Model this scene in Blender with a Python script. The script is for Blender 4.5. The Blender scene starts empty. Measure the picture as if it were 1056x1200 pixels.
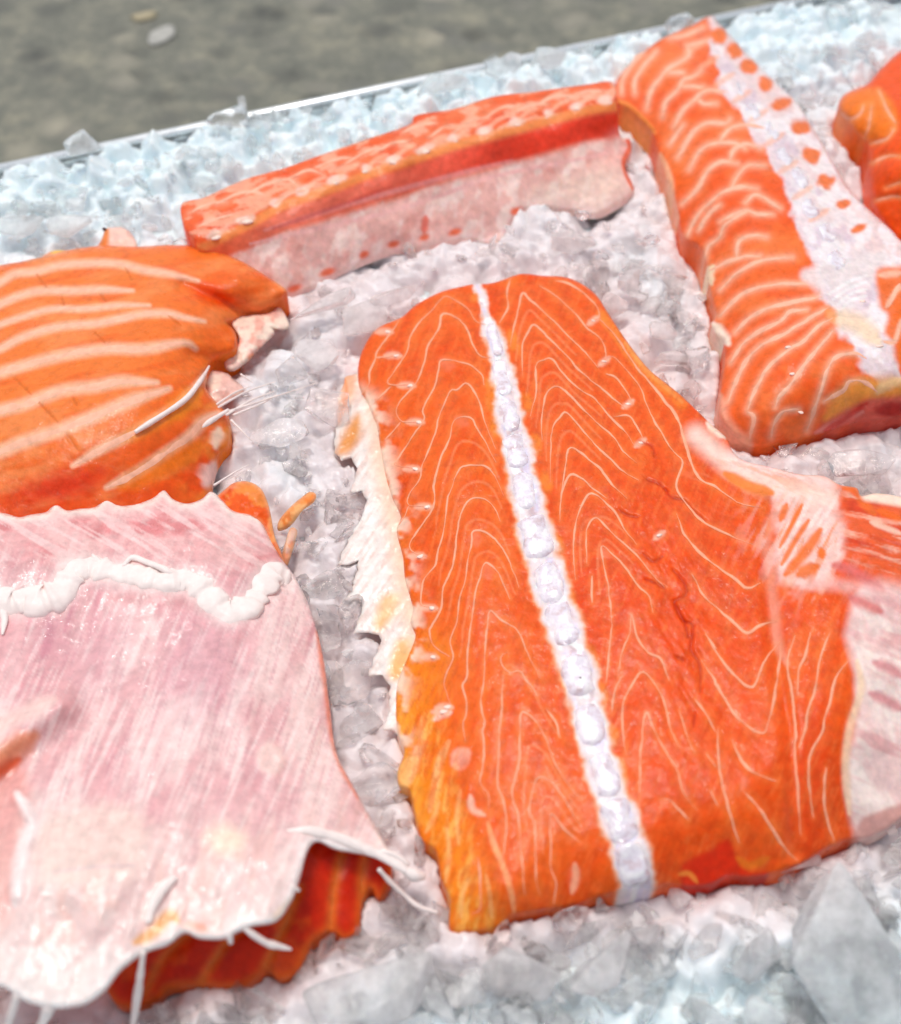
import bpy, bmesh, math, random
import numpy as np
from mathutils import Vector, Matrix

random.seed(7)
rng = np.random.default_rng(11)
scene = bpy.context.scene
COL = scene.collection

# ------------------------------------------------------------------ camera
PITCH = math.radians(50.0)          # looking down
DIST = 0.31                         # metres from lens to the middle of the ice
FPX = 600.0 / math.tan(math.radians(23.0))   # focal length in photo pixels (photo is 1056 x 1200)
CAM = np.array([0.0, -DIST * math.cos(PITCH), DIST * math.sin(PITCH)])
cam_data = bpy.data.cameras.new('camera')
cam = bpy.data.objects.new('camera', cam_data)
COL.objects.link(cam)
cam.location = CAM
cam.rotation_euler = (math.pi / 2 - PITCH, 0, 0)
cam_data.sensor_fit = 'VERTICAL'
cam_data.sensor_height = 24.0
cam_data.lens = 12.0 / math.tan(math.radians(23.0))
cam_data.clip_start = 0.005
cam_data.clip_end = 50
cam_data.dof.use_dof = True
cam_data.dof.focus_distance = 0.300
cam_data.dof.aperture_fstop = 7.5
scene.camera = cam

# ------------------------------------------------------------------ sky, sun, exposure
world = bpy.data.worlds.new('World')
scene.world = world
world.use_nodes = True
wn = world.node_tree.nodes
wl = world.node_tree.links
sky = wn.new('ShaderNodeTexSky')
sky.sky_type = 'NISHITA'
sky.sun_disc = False
sky.sun_elevation = math.radians(74)
sky.sun_rotation = math.radians(-25)
sky.dust_density = 3.0
hs = wn.new('ShaderNodeHueSaturation')
hs.inputs['Saturation'].default_value = 0.42      # overcast: the blue is washed out
bg = wn['Background']
wl.new(sky.outputs[0], hs.inputs['Color'])
wl.new(hs.outputs[0], bg.inputs[0])
bg.inputs[1].default_value = 0.14
sun_d = bpy.data.lights.new('sun', 'SUN')
sun_d.energy = 1.5
sun_d.angle = math.radians(15)
sun_d.color = (1.0, 0.96, 0.9)
sun = bpy.data.objects.new('sun', sun_d)
COL.objects.link(sun)
el, az = math.radians(74), math.radians(-25)      # behind the tray, a little to the left
sdir = Vector((math.sin(az) * math.cos(el), math.cos(az) * math.cos(el), math.sin(el)))
sun.rotation_euler = sdir.to_track_quat('Z', 'Y').to_euler()
sun.location = sdir * 2
scene.view_settings.view_transform = 'Standard'
scene.view_settings.look = 'None'
scene.view_settings.gamma = 1.0
scene.view_settings.exposure = 0.0
scene.view_settings.use_curve_mapping = False
scene.cycles.use_denoising = True
scene.cycles.max_bounces = 18
scene.cycles.transmission_bounces = 14
scene.cycles.diffuse_bounces = 8
scene.cycles.glossy_bounces = 4
scene.cycles.sample_clamp_indirect = 60.0
scene.cycles.caustics_reflective = False

# ------------------------------------------------------------------ maths helpers
CP, SP = math.cos(PITCH), math.sin(PITCH)
def unproject(px, py, h):
    """photo pixel + height above the ice (metres) -> world point"""
    px = np.asarray(px, float); py = np.asarray(py, float); h = np.asarray(h, float)
    a = (px - 528.0) / FPX; b = (600.0 - py) / FPX
    dx = a
    dy = CP + b * SP
    dz = -SP + b * CP
    t = (h - CAM[2]) / dz
    return np.stack([CAM[0] + t * dx, CAM[1] + t * dy, CAM[2] + t * dz + 0 * dx], -1)
def project(P):
    P = np.asarray(P, float) - CAM
    x = P[..., 0]
    u = P[..., 1] * SP + P[..., 2] * CP
    w = P[..., 1] * CP - P[..., 2] * SP
    return 528.0 + FPX * x / w, 600.0 - FPX * u / w

def lin(c):
    c = np.asarray(c, float) / 255.0
    return np.where(c <= 0.04045, c / 12.92, ((c + 0.055) / 1.055) ** 2.4)

def reg(x0, y0, s):
    """points read in an enlarged view of the photograph -> photo pixels"""
    def f(*p):
        return [(x0 + a / s, y0 + b / s) for a, b in p]
    return f

def hash2(ix, iy, seed):
    h = (ix.astype(np.int64) * 374761393 + iy.astype(np.int64) * 668265263 + seed * 2147483647) & 0xFFFFFFFF
    h = ((h ^ (h >> 13)) * 1274126177) & 0xFFFFFFFF
    h = h ^ (h >> 16)
    return (h & 0xFFFF) / 65535.0
def vnoise(x, y, seed=0):
    x = np.asarray(x, float); y = np.asarray(y, float)
    ix = np.floor(x); iy = np.floor(y)
    fx = x - ix; fy = y - iy
    fx = fx * fx * (3 - 2 * fx); fy = fy * fy * (3 - 2 * fy)
    ix = ix.astype(np.int64); iy = iy.astype(np.int64)
    a = hash2(ix, iy, seed); b = hash2(ix + 1, iy, seed)
    c = hash2(ix, iy + 1, seed); d = hash2(ix + 1, iy + 1, seed)
    return (a * (1 - fx) + b * fx) * (1 - fy) + (c * (1 - fx) + d * fx) * fy
def fbm(x, y, seed=0, n=3):
    s = 0; a = 0.5
    for i in range(n):
        s = s + a * (vnoise(x * 2 ** i, y * 2 ** i, seed + i * 17) - 0.5)
        a *= 0.5
    return s
def sstep(a, b, x):
    t = np.clip((x - a) / (b - a + 1e-12), 0, 1)
    return t * t * (3 - 2 * t)

def spline(pts, step=2.0, closed=False):
    """Catmull-Rom through the points, resampled to about `step` pixels"""
    P = np.array(pts, float)
    n = len(P)
    if n < 3 and not closed:
        L = np.linalg.norm(P[1] - P[0]); k = max(2, int(L / step) + 1)
        t = np.linspace(0, 1, k)[:, None]
        return P[0] * (1 - t) + P[1] * t
    out = []
    m = n if closed else n - 1
    for i in range(m):
        if closed:
            p0, p1, p2, p3 = P[(i - 1) % n], P[i], P[(i + 1) % n], P[(i + 2) % n]
        else:
            p1, p2 = P[i], P[i + 1]
            p0 = P[i - 1] if i > 0 else 2 * p1 - p2
            p3 = P[i + 2] if i + 2 < n else 2 * p2 - p1
        L = np.linalg.norm(p2[:2] - p1[:2]); k = max(1, int(round(L / step)))
        t = (np.arange(k) / k)[:, None]
        out.append(0.5 * ((2 * p1) + (-p0 + p2) * t + (2 * p0 - 5 * p1 + 4 * p2 - p3) * t ** 2 + (-p0 + 3 * p1 - 3 * p2 + p3) * t ** 3))
    if not closed: out.append(P[-1:])
    return np.concatenate(out)

def seg_dist(x, y, poly, closed=False, maxd=None, want_near=False):
    """distance from points to a polyline (and parameter 0..1 along it)"""
    A = np.asarray(poly, float)[:, :2]
    B = np.roll(A, -1, 0) if closed else A[1:]
    if not closed: A = A[:-1]
    best = np.full(x.shape, 1e18); par = np.zeros(x.shape)
    nx = np.zeros(x.shape); ny = np.zeros(x.shape)
    n = len(A)
    for i in range(n):
        dx, dy = B[i] - A[i]
        L2 = dx * dx + dy * dy + 1e-12
        t = np.clip(((x - A[i, 0]) * dx + (y - A[i, 1]) * dy) / L2, 0, 1)
        qx = A[i, 0] + t * dx; qy = A[i, 1] + t * dy
        d = (x - qx) ** 2 + (y - qy) ** 2
        m = d < best
        best = np.where(m, d, best); par = np.where(m, (i + t) / n, par)
        if want_near:
            nx = np.where(m, qx, nx); ny = np.where(m, qy, ny)
    if want_near: return np.sqrt(best), nx, ny
    return np.sqrt(best), par
def inside(x, y, poly):
    P = np.asarray(poly, float)[:, :2]
    r = np.zeros(x.shape, bool)
    j = len(P) - 1
    for i in range(len(P)):
        xi, yi = P[i]; xj, yj = P[j]
        if yi != yj:
            c = ((yi > y) != (yj > y)) & (x < (xj - xi) * (y - yi) / (yj - yi) + xi)
            r ^= c
        j = i
    return r

class TPS:
    def __init__(self, ctrl, regul=2e-4):
        C = np.array(ctrl, float)
        self.p = C[:, :2] / 1000.0
        h = C[:, 2]
        n = len(C)
        K = self.U(np.linalg.norm(self.p[:, None] - self.p[None], axis=2)) + regul * np.eye(n)
        Pm = np.c_[np.ones(n), self.p]
        A = np.zeros((n + 3, n + 3)); A[:n, :n] = K; A[:n, n:] = Pm; A[n:, :n] = Pm.T
        self.w = np.linalg.solve(A, np.r_[h, 0, 0, 0])
        self.lo = h.min() - 1.0; self.hi = h.max() + 1.5
    @staticmethod
    def U(r):
        return np.where(r > 1e-9, r * r * np.log(r * r + 1e-18), 0)
    def __call__(self, x, y):
        q = np.stack([x, y], -1) / 1000.0
        s = self.w[-3] + self.w[-2] * q[..., 0] + self.w[-1] * q[..., 1]
        for i in range(len(self.p)):
            r2 = ((q - self.p[i]) ** 2).sum(-1)
            s = s + self.w[i] * r2 * np.log(r2 + 1e-18)
        return np.clip(s, self.lo, self.hi)

# ------------------------------------------------------------------ materials
def new_mat(name):
    m = bpy.data.materials.new(name)
    m.use_nodes = True
    nt = m.node_tree
    return m, nt, nt.nodes, nt.links, nt.nodes['Principled BSDF']
def noise_node(nt, scale, detail=3, rough=0.55, coord='Object'):
    tc = nt.nodes.new('ShaderNodeTexCoord')
    n = nt.nodes.new('ShaderNodeTexNoise')
    n.inputs['Scale'].default_value = scale
    n.inputs['Detail'].default_value = detail
    n.inputs['Roughness'].default_value = rough
    nt.links.new(tc.outputs[coord], n.inputs['Vector'])
    return n
def ramp(nt, src, stops):
    r = nt.nodes.new('ShaderNodeValToRGB')
    e = r.color_ramp.elements
    while len(e) < len(stops): e.new(0.5)
    for i, (p, c) in enumerate(stops):
        e[i].position = p
        e[i].color = (*c, 1) if len(c) == 3 else c
    nt.links.new(src, r.inputs[0])
    return r
def mixcol(nt, a, b, fac, mode='MIX'):
    m = nt.nodes.new('ShaderNodeMix')
    m.data_type = 'RGBA'; m.blend_type = mode
    if isinstance(fac, float): m.inputs[0].default_value = fac
    else: nt.links.new(fac, m.inputs[0])
    for s, v in ((6, a), (7, b)):
        if isinstance(v, tuple): m.inputs[s].default_value = (*v, 1)
        else: nt.links.new(v, m.inputs[s])
    return m.outputs[2]

def tissue_mat(name, sss=0.35, rough=0.33, coat=0.24, radius=(0.0025, 0.0008, 0.0004), bump=0.25, bscale=900, colour=None, mott=0.16, spec=0.22, film=0.55):
    """wet fish tissue; colour from the 'Col' attribute or a fixed colour, broken up by noise"""
    m, nt, N, L, b = new_mat(name)
    if colour is None:
        at = N.new('ShaderNodeAttribute'); at.attribute_name = 'Col'
        base = at.outputs['Color']
    else:
        base = tuple(lin(colour))
    n1 = noise_node(nt, 420, 4, 0.6)
    r1 = ramp(nt, n1.outputs['Fac'], [(0.3, (1 - mott,) * 3), (0.7, (1 + mott * 0.6,) * 3)])
    c = mixcol(nt, base, r1.outputs[0], 1.0, 'MULTIPLY')
    L.new(c, b.inputs['Base Color'])
    b.inputs['Subsurface Weight'].default_value = sss
    b.inputs['Subsurface Radius'].default_value = radius
    b.inputs['Subsurface Scale'].default_value = 1.0
    b.inputs['IOR'].default_value = 1.36
    b.inputs['Specular IOR Level'].default_value = spec
    n2 = noise_node(nt, 250, 3)
    r2 = ramp(nt, n2.outputs['Fac'], [(0.3, (rough - 0.1,) * 3), (0.7, (rough + 0.14,) * 3)])
    L.new(r2.outputs[0], b.inputs['Roughness'])
    b.inputs['Coat Weight'].default_value = coat
    b.inputs['Coat Roughness'].default_value = 0.07
    n3 = noise_node(nt, bscale, 4, 0.6)
    bp = N.new('ShaderNodeBump'); bp.inputs['Strength'].default_value = bump; bp.inputs['Distance'].default_value = 0.0006
    L.new(n3.outputs['Fac'], bp.inputs['Height'])
    L.new(bp.outputs[0], b.inputs['Normal'])
    n4 = noise_node(nt, 430, 3, 0.5)                 # the water film ripples more coarsely than the flesh
    bc = N.new('ShaderNodeBump'); bc.inputs['Strength'].default_value = film; bc.inputs['Distance'].default_value = 0.001
    L.new(n4.outputs['Fac'], bc.inputs['Height'])
    L.new(bc.outputs[0], b.inputs['Coat Normal'])
    b.inputs['Coat IOR'].default_value = 1.34
    return m

M_FLESH = tissue_mat('salmon_flesh')
M_MEMB = tissue_mat('belly_membrane', sss=0.3, rough=0.32, coat=0.8, radius=(0.0014, 0.0008, 0.0007), bump=0.3, bscale=600, spec=0.5)
M_FAT = tissue_mat('fat_seam', sss=0.0, rough=0.45, coat=0.05, colour=(252, 172, 138), bump=0.2)
M_FAT2 = tissue_mat('thick_fat_seam', sss=0.0, rough=0.4, coat=0.0, colour=(251, 186, 156), bump=0.2)
M_WHITE = tissue_mat('white_sinew', sss=0.0, rough=0.36, coat=0.25, radius=(0.002, 0.0015, 0.0012), colour=(248, 234, 228), bump=0.3, bscale=500, mott=0.08)
M_TIP = tissue_mat('bone_tip', sss=0.0, rough=0.25, coat=0.4, radius=(0.002, 0.0012, 0.001), colour=(255, 224, 208), mott=0.1)

def vertebra_mat():
    m, nt, N, L, b = new_mat('spine_bone')
    n = noise_node(nt, 330, 4, 0.6)
    r = ramp(nt, n.outputs['Fac'], [(0.34, tuple(lin((216, 192, 196)))), (0.48, tuple(lin((236, 226, 236)))), (0.62, tuple(lin((253, 248, 249))))])
    L.new(r.outputs[0], b.inputs['Base Color'])
    b.inputs['Subsurface Weight'].default_value = 0.0
    b.inputs['Subsurface Radius'].default_value = (0.003, 0.0022, 0.0025)
    b.inputs['Subsurface Scale'].default_value = 1
    b.inputs['Roughness'].default_value = 0.22
    b.inputs['Coat Weight'].default_value = 1.0
    b.inputs['Coat Roughness'].default_value = 0.04
    n3 = noise_node(nt, 700, 3)
    bp = N.new('ShaderNodeBump'); bp.inputs['Strength'].default_value = 0.5; bp.inputs['Distance'].default_value = 0.0008
    L.new(n3.outputs['Fac'], bp.inputs['Height'])
    L.new(bp.outputs[0], b.inputs['Normal']); L.new(bp.outputs[0], b.inputs['Coat Normal'])
    return m
M_BONE = vertebra_mat()

def ice_mat(name, trans, rough, bump=0.3, glow=0.28):
    m, nt, N, L, b = new_mat(name)
    at = N.new('ShaderNodeAttribute'); at.attribute_name = 'Col'
    L.new(at.outputs['Color'], b.inputs['Base Color'])
    n = noise_node(nt, 160, 4, 0.6)
    rt = ramp(nt, n.outputs['Fac'], [(0.42, (min(1, trans + 0.06),) * 3), (0.72, (trans - 0.3,) * 3)])
    L.new(rt.outputs[0], b.inputs['Transmission Weight'])
    n2 = noise_node(nt, 240, 3)
    rr = ramp(nt, n2.outputs['Fac'], [(0.35, (rough * 0.5,) * 3), (0.7, (rough * 1.9,) * 3)])
    L.new(rr.outputs[0], b.inputs['Roughness'])
    b.inputs['IOR'].default_value = 1.2       # wet splinters: water films fill most gaps
    b.inputs['Coat Weight'].default_value = 0.25
    b.inputs['Coat IOR'].default_value = 1.36
    b.inputs['Coat Roughness'].default_value = 0.03
    n3 = noise_node(nt, 420, 4, 0.6)
    bp = N.new('ShaderNodeBump'); bp.inputs['Strength'].default_value = bump; bp.inputs['Distance'].default_value = 0.0012
    L.new(n3.outputs['Fac'], bp.inputs['Height'])
    L.new(bp.outputs[0], b.inputs['Normal'])
    L.new(bp.outputs[0], b.inputs['Coat Normal'])
    tr = N.new('ShaderNodeBsdfTranslucent')          # light soaking through the cloudy splinters
    L.new(at.outputs['Color'], tr.inputs['Color'])
    mx = N.new('ShaderNodeMixShader')
    rm = ramp(nt, n.outputs['Fac'], [(0.38, (glow * 0.6,) * 3), (0.68, (glow * 1.3,) * 3)])
    L.new(rm.outputs[0], mx.inputs[0])
    L.new(b.outputs[0], mx.inputs[1]); L.new(tr.outputs[0], mx.inputs[2])
    L.new(mx.outputs[0], N['Material Output'].inputs['Surface'])
    return m
M_ICE = ice_mat('crushed_ice', 0.90, 0.10, 0.3, 0.12)
M_FROST = ice_mat('frosty_ice', 0.76, 0.10, 0.3, 0.24)
M_ICE_CLEAR = ice_mat('clear_ice', 0.96, 0.05, 0.25, 0.06)

def bed_mat():
    m, nt, N, L, b = new_mat('packed_wet_ice')
    at = N.new('ShaderNodeAttribute'); at.attribute_name = 'Col'
    n = noise_node(nt, 150, 4, 0.6)
    r = ramp(nt, n.outputs['Fac'], [(0.3, (0.84,) * 3), (0.6, (1.04,) * 3)])
    L.new(mixcol(nt, at.outputs['Color'], r.outputs[0], 1.0, 'MULTIPLY'), b.inputs['Base Color'])
    b.inputs['Subsurface Weight'].default_value = 0.85
    b.inputs['Subsurface Radius'].default_value = (0.0022, 0.0024, 0.0026)
    b.inputs['Subsurface Scale'].default_value = 1
    rr = ramp(nt, noise_node(nt, 260, 3).outputs['Fac'], [(0.35, (0.05,) * 3), (0.65, (0.3,) * 3)])
    L.new(rr.outputs[0], b.inputs['Roughness'])
    b.inputs['IOR'].default_value = 1.34
    n3 = noise_node(nt, 700, 4, 0.6)
    bp = N.new('ShaderNodeBump'); bp.inputs['Strength'].default_value = 0.35; bp.inputs['Distance'].default_value = 0.0008
    L.new(n3.outputs['Fac'], bp.inputs['Height']); L.new(bp.outputs[0], b.inputs['Normal'])
    return m
M_BED = bed_mat()

def metal_mat():
    m, nt, N, L, b = new_mat('tray_aluminium')
    b.inputs['Base Color'].default_value = (0.80, 0.83, 0.84, 1)
    b.inputs['Metallic'].default_value = 0.55
    n = noise_node(nt, 120, 4)
    r = ramp(nt, n.outputs['Fac'], [(0.3, (0.22,) * 3), (0.7, (0.4,) * 3)])
    L.new(r.outputs[0], b.inputs['Roughness'])
    return m
M_METAL = metal_mat()

def ground_mat():
    m, nt, N, L, b = new_mat('worn_concrete')
    tc = N.new('ShaderNodeTexCoord')
    big = noise_node(nt, 45, 8, 0.85)
    r0 = ramp(nt, big.outputs['Fac'], [(0.28, tuple(lin((92, 94, 87)))), (0.5, tuple(lin((128, 128, 116)))), (0.72, tuple(lin((174, 167, 144))))])
    v = N.new('ShaderNodeTexVoronoi'); v.inputs['Scale'].default_value = 48; v.inputs['Randomness'].default_value = 1
    L.new(tc.outputs['Object'], v.inputs['Vector'])
    stone = ramp(nt, v.outputs['Color'], [(0.2, tuple(lin((62, 64, 62)))), (0.55, tuple(lin((118, 118, 112)))), (0.85, tuple(lin((186, 178, 158))))])
    msk = ramp(nt, v.outputs['Distance'], [(0.1, (0.7,) * 3), (0.55, (0,) * 3)])
    c = mixcol(nt, r0.outputs[0], stone.outputs[0], msk.outputs[0])
    L.new(c, b.inputs['Base Color'])
    b.inputs['Roughness'].default_value = 0.8
    n3 = noise_node(nt, 160, 5, 0.7)
    bp = N.new('ShaderNodeBump'); bp.inputs['Strength'].default_value = 0.8; bp.inputs['Distance'].default_value = 0.004
    L.new(n3.outputs['Fac'], bp.inputs['Height']); L.new(bp.outputs[0], b.inputs['Normal'])
    return m
M_GROUND = ground_mat()
def stone_mat(name, c):
    m, nt, N, L, b = new_mat(name)
    n = noise_node(nt, 90, 4)
    r = ramp(nt, n.outputs['Fac'], [(0.3, tuple(lin(c) * 0.7)), (0.7, tuple(lin(c) * 1.1))])
    L.new(r.outputs[0], b.inputs['Base Color']); b.inputs['Roughness'].default_value = 0.75
    return m

# ------------------------------------------------------------------ object helpers
def mesh_obj(name, V, F, mat, parent=None, cols=None, smooth=True):
    me = bpy.data.meshes.new(name)
    V = np.asarray(V, np.float32)
    if isinstance(F, np.ndarray):
        n, k = F.shape
        me.vertices.add(len(V)); me.vertices.foreach_set('co', V.ravel())
        me.loops.add(n * k); me.loops.foreach_set('vertex_index', F.astype(np.int32).ravel())
        me.polygons.add(n); me.polygons.foreach_set('loop_start', np.arange(0, n * k, k, dtype=np.int32))
        me.update(calc_edges=True)
    else:
        me.from_pydata([tuple(map(float, v)) for v in V], [], F)
        me.update()
    me.polygons.foreach_set('use_smooth', np.full(len(me.polygons), smooth))
    if cols is not None:
        a = me.color_attributes.new('Col', 'FLOAT_COLOR', 'POINT')
        a.data.foreach_set('color', np.c_[cols, np.ones(len(cols))].astype(np.float32).ravel())
    me.materials.append(mat)
    me.validate()
    o = bpy.data.objects.new(name, me)
    COL.objects.link(o)
    if parent is not None:
        o.parent = parent
        o.matrix_parent_inverse = parent.matrix_world.inverted() if False else Matrix.Translation(-Vector(parent.location))
    return o
def thing(name, label, cat, loc, group=None):
    o = bpy.data.objects.new(name, None)
    o.empty_display_size = 0.01
    COL.objects.link(o)
    o.location = loc
    o['label'] = label; o['category'] = cat
    if group: o['group'] = group
    return o
def tag(o, label, cat, group=None):
    o['label'] = label; o['category'] = cat
    if group: o['group'] = group
    return o

FOOT = []       # footprints of the fish on the ice (world x, y)
OUTL = []       # their outlines in the photo

class Painter:
    def __init__(self, x, y, base):
        self.x, self.y = x, y
        self.c = np.tile(lin(base), (len(x), 1))
    def _mix(self, idx, a, rgb):
        a = np.clip(a, 0, 1)[:, None]
        self.c[idx] = self.c[idx] * (1 - a) + lin(rgb) * a
    def stroke(self, pts, w, rgb, alpha=1.0, soft=0.6, taper=True):
        P = spline(pts, 4.0)
        r = w * (1 + soft)
        lo = P.min(0) - r - 2; hi = P.max(0) + r + 2
        idx = np.nonzero((self.x > lo[0]) & (self.x < hi[0]) & (self.y > lo[1]) & (self.y < hi[1]))[0]
        if not len(idx): return
        d, t = seg_dist(self.x[idx], self.y[idx], P)
        ww = w * (0.45 + 0.55 * np.minimum(1, np.minimum(t, 1 - t) * 6)) if taper else w
        a = 1 - sstep(ww * 0.5 * (1 - soft), ww * 0.5 * (1 + soft) + 0.8, d)
        self._mix(idx, a * alpha, rgb)
    def blob(self, cx, cy, rx, ry, rgb, alpha=1.0, ang=0.0, soft=0.5, wob=0.25):
        R = max(rx, ry) * 1.6
        idx = np.nonzero((abs(self.x - cx) < R) & (abs(self.y - cy) < R))[0]
        if not len(idx): return
        c, s = math.cos(math.radians(ang)), math.sin(math.radians(ang))
        dx, dy = self.x[idx] - cx, self.y[idx] - cy
        u = (dx * c + dy * s) / rx; v = (-dx * s + dy * c) / ry
        r = np.sqrt(u * u + v * v) + wob * 2 * fbm(self.x[idx] / 9, self.y[idx] / 9, int(cx) % 97, 2)
        self._mix(idx, (1 - sstep(1 - soft, 1 + soft * 0.4, r)) * alpha, rgb)
    def poly(self, pts, rgb, alpha=1.0, soft=3.0, wob=2.0):
        P = spline(pts, 6.0, True)
        lo = P.min(0) - soft * 2; hi = P.max(0) + soft * 2
        idx = np.nonzero((self.x > lo[0]) & (self.x < hi[0]) & (self.y > lo[1]) & (self.y < hi[1]))[0]
        if not len(idx): return
        x, y = self.x[idx], self.y[idx]
        d, _ = seg_dist(x, y, P, True)
        sd = np.where(inside(x, y, P), d, -d) + wob * 2 * fbm(x / 10, y / 10, 3, 2)
        self._mix(idx, sstep(-soft, soft, sd) * alpha, rgb)
    def mottle(self, rgb, scale, lo, hi, alpha, seed, ax=1.0, ay=1.0, ang=0.0, mask=None):
        c, s = math.cos(math.radians(ang)), math.sin(math.radians(ang))
        u = (self.x * c + self.y * s) / (scale * ax); v = (-self.x * s + self.y * c) / (scale * ay)
        n = fbm(u, v, seed, 4) + 0.5
        a = sstep(lo, hi, n) * alpha
        if mask is not None: a = a * mask
        self._mix(np.arange(len(self.x)), a, rgb)

class Sheet:
    """a slab of tissue: outline and heights (mm above the ice) -> real surface with side walls"""
    def __init__(self, outline, ctrl, edge=(10, 1.6), noise=(0.35, 26), lines=(), groove=(0.3, 5.0), smooth_outline=True, extra=None, foot=True):
        self.out = spline(outline, 3.0, True) if smooth_outline else np.array(outline, float)
        self.tps = TPS(ctrl)
        self.edge, self.noise = edge, noise
        self.lines = [spline(l, 3.0) for l in lines]
        self.groove = groove
        self.extra = extra
        if foot:
            OUTL.append(self.out)
            h = self.tps(self.out[:, 0], self.out[:, 1])
            FOOT.append(unproject(self.out[:, 0], self.out[:, 1], np.maximum(h, 0) / 1000)[:, :2])
    def line_dist(self, x, y, R=24.0):
        d = np.full(x.shape, R)
        for P in self.lines:
            lo = P.min(0) - R; hi = P.max(0) + R
            idx = np.nonzero((x > lo[0]) & (x < hi[0]) & (y > lo[1]) & (y < hi[1]))[0]
            if len(idx):
                q, _ = seg_dist(x[idx], y[idx], P)
                d[idx] = np.minimum(d[idx], q)
        return d
    def height(self, x, y, sd=None, ld=None):
        if sd is None:
            d, _ = seg_dist(x, y, self.out, True)
            sd = np.where(inside(x, y, self.out), d, 0)
        h = self.tps(x, y)
        ew, er = self.edge
        t = np.clip(sd / ew, 0, 1)
        h = h - er * (1 - np.sqrt(np.clip(1 - (1 - t) ** 2, 0, 1)))
        a, s = self.noise
        h = h + a * 2 * fbm(x / s, y / s, 5, 4)
        if self.lines and self.groove[0]:
            if ld is None: ld = self.line_dist(x, y)
            h = h + self.groove[0] * (1 - np.exp(-ld / self.groove[1]))
        if self.extra is not None: h = h + self.extra(x, y)
        return h
    def at(self, x, y, dz=0.0):
        x = np.atleast_1d(np.asarray(x, float)); y = np.atleast_1d(np.asarray(y, float))
        return unproject(x, y, (self.height(x, y) + dz) / 1000)
    def build(self, name, base, paint, mat, parent, step=2.0, zbot=-3.0, thick=None):
        P = self.out
        x0, y0 = P.min(0) - step; x1, y1 = P.max(0) + step
        gx = np.arange(x0, x1 + step, step); gy = np.arange(y0, y1 + step, step)
        nx, ny = len(gx), len(gy)
        X, Y = np.meshgrid(gx, gy)
        cx = X[:-1, :-1] + step / 2; cy = Y[:-1, :-1] + step / 2
        keep = inside(cx.ravel(), cy.ravel(), P).reshape(cx.shape)
        J, I = np.nonzero(keep)
        a = J * nx + I
        F = np.stack([a, a + nx, a + nx + 1, a + 1], 1)      # counter-clockwise seen from above
        used = np.unique(F)
        mp = -np.ones(nx * ny, int); mp[used] = np.arange(len(used))
        F = mp[F]
        x = X.ravel()[used].copy(); y = Y.ravel()[used].copy()
        E = np.concatenate([F[:, [0, 1]], F[:, [1, 2]], F[:, [2, 3]], F[:, [3, 0]]])
        key = np.sort(E, 1); key = key[:, 0] * (len(x) + 1) + key[:, 1]
        u, inv, cnt = np.unique(key, return_inverse=True, return_counts=True)
        be = E[cnt[inv] == 1]
        bv = np.unique(be)
        _, qx, qy = seg_dist(x[bv], y[bv], P, True, want_near=True)
        x[bv] = qx; y[bv] = qy
        d, _ = seg_dist(x, y, P, True)
        d[bv] = 0
        ld = self.line_dist(x, y)
        h = self.height(x, y, d, ld)
        self.px, self.py, self.sd, self.ld = x, y, d, ld
        pt = Painter(x, y, base)
        paint(pt, self)
        top = unproject(x, y, h / 1000)
        V = [top]; cols = [pt.c]
        n = len(x)
        m2 = -np.ones(n, int); m2[bv] = np.arange(len(bv))
        if thick is None:
            bot = top[bv].copy(); bot[:, 2] = np.minimum(zbot / 1000, bot[:, 2] - 0.001)
            mid = top[bv].copy(); mid[:, 2] = mid[:, 2] * 0.6 + bot[:, 2] * 0.4
            V += [mid, bot]; cols += [pt.c[bv], pt.c[bv]]
            A, B = be[:, 0], be[:, 1]
            k = len(bv)
            W1 = np.stack([B, A, n + m2[A], n + m2[B]], 1)
            W2 = np.stack([n + m2[B], n + m2[A], n + k + m2[A], n + k + m2[B]], 1)
            F = np.concatenate([F, W1, W2])
        else:                                                 # a thin skin with its own underside
            bot = top.copy(); t = thick / 1000 * np.clip(0.35 + d / 14, 0.35, 1)
            bot[:, 2] -= t
            V += [bot]; cols += [self.under(pt) if hasattr(self, 'under') else pt.c]
            A, B = be[:, 0], be[:, 1]
            F = np.concatenate([F, F[:, ::-1] + n, np.stack([B, A, n + A, n + B], 1)])
        o = mesh_obj(name, np.concatenate(V), F, mat, parent, np.concatenate(cols))
        return o
    def ribbon(self, name, pts, w, mat, parent, proud=0.14, taper=True, jit=0.6, seed=0, wav=1.5, sink=-0.1):
        """a thin raised seam lying on the slab, w photo pixels wide"""
        P = spline(pts, 3.0)
        T = np.gradient(P, axis=0); T /= np.linalg.norm(T, axis=1)[:, None] + 1e-9
        Nn = np.stack([-T[:, 1], T[:, 0]], 1)
        k = np.arange(len(P)); t = k / max(1, len(P) - 1)
        ww = w * (1 + jit * 2 * (vnoise(k / 4.0, k * 0 + seed, 9) - 0.5))
        if taper: ww = ww * np.clip(np.minimum(t, 1 - t) * 5 + 0.25, 0, 1)
        P = P + Nn * ((vnoise(k / 4.0, k * 0 + seed + 0.5, 4) - 0.5) * wav + (vnoise(k / 1.6, k * 0 + seed + 0.2, 8) - 0.5) * wav * 0.45)[:, None]
        rows = []
        for s, dz in ((-0.5, sink), (-0.25, proud * 0.7), (0, proud), (0.25, proud * 0.7), (0.5, sink)):
            q = P + Nn * (ww * s)[:, None]
            rows.append(self.at(q[:, 0], q[:, 1], dz))
        V = np.stack(rows, 1).reshape(-1, 3)
        i = np.arange(len(P) - 1)[:, None] * 5 + np.arange(4)[None]
        i = i.ravel()
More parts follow.
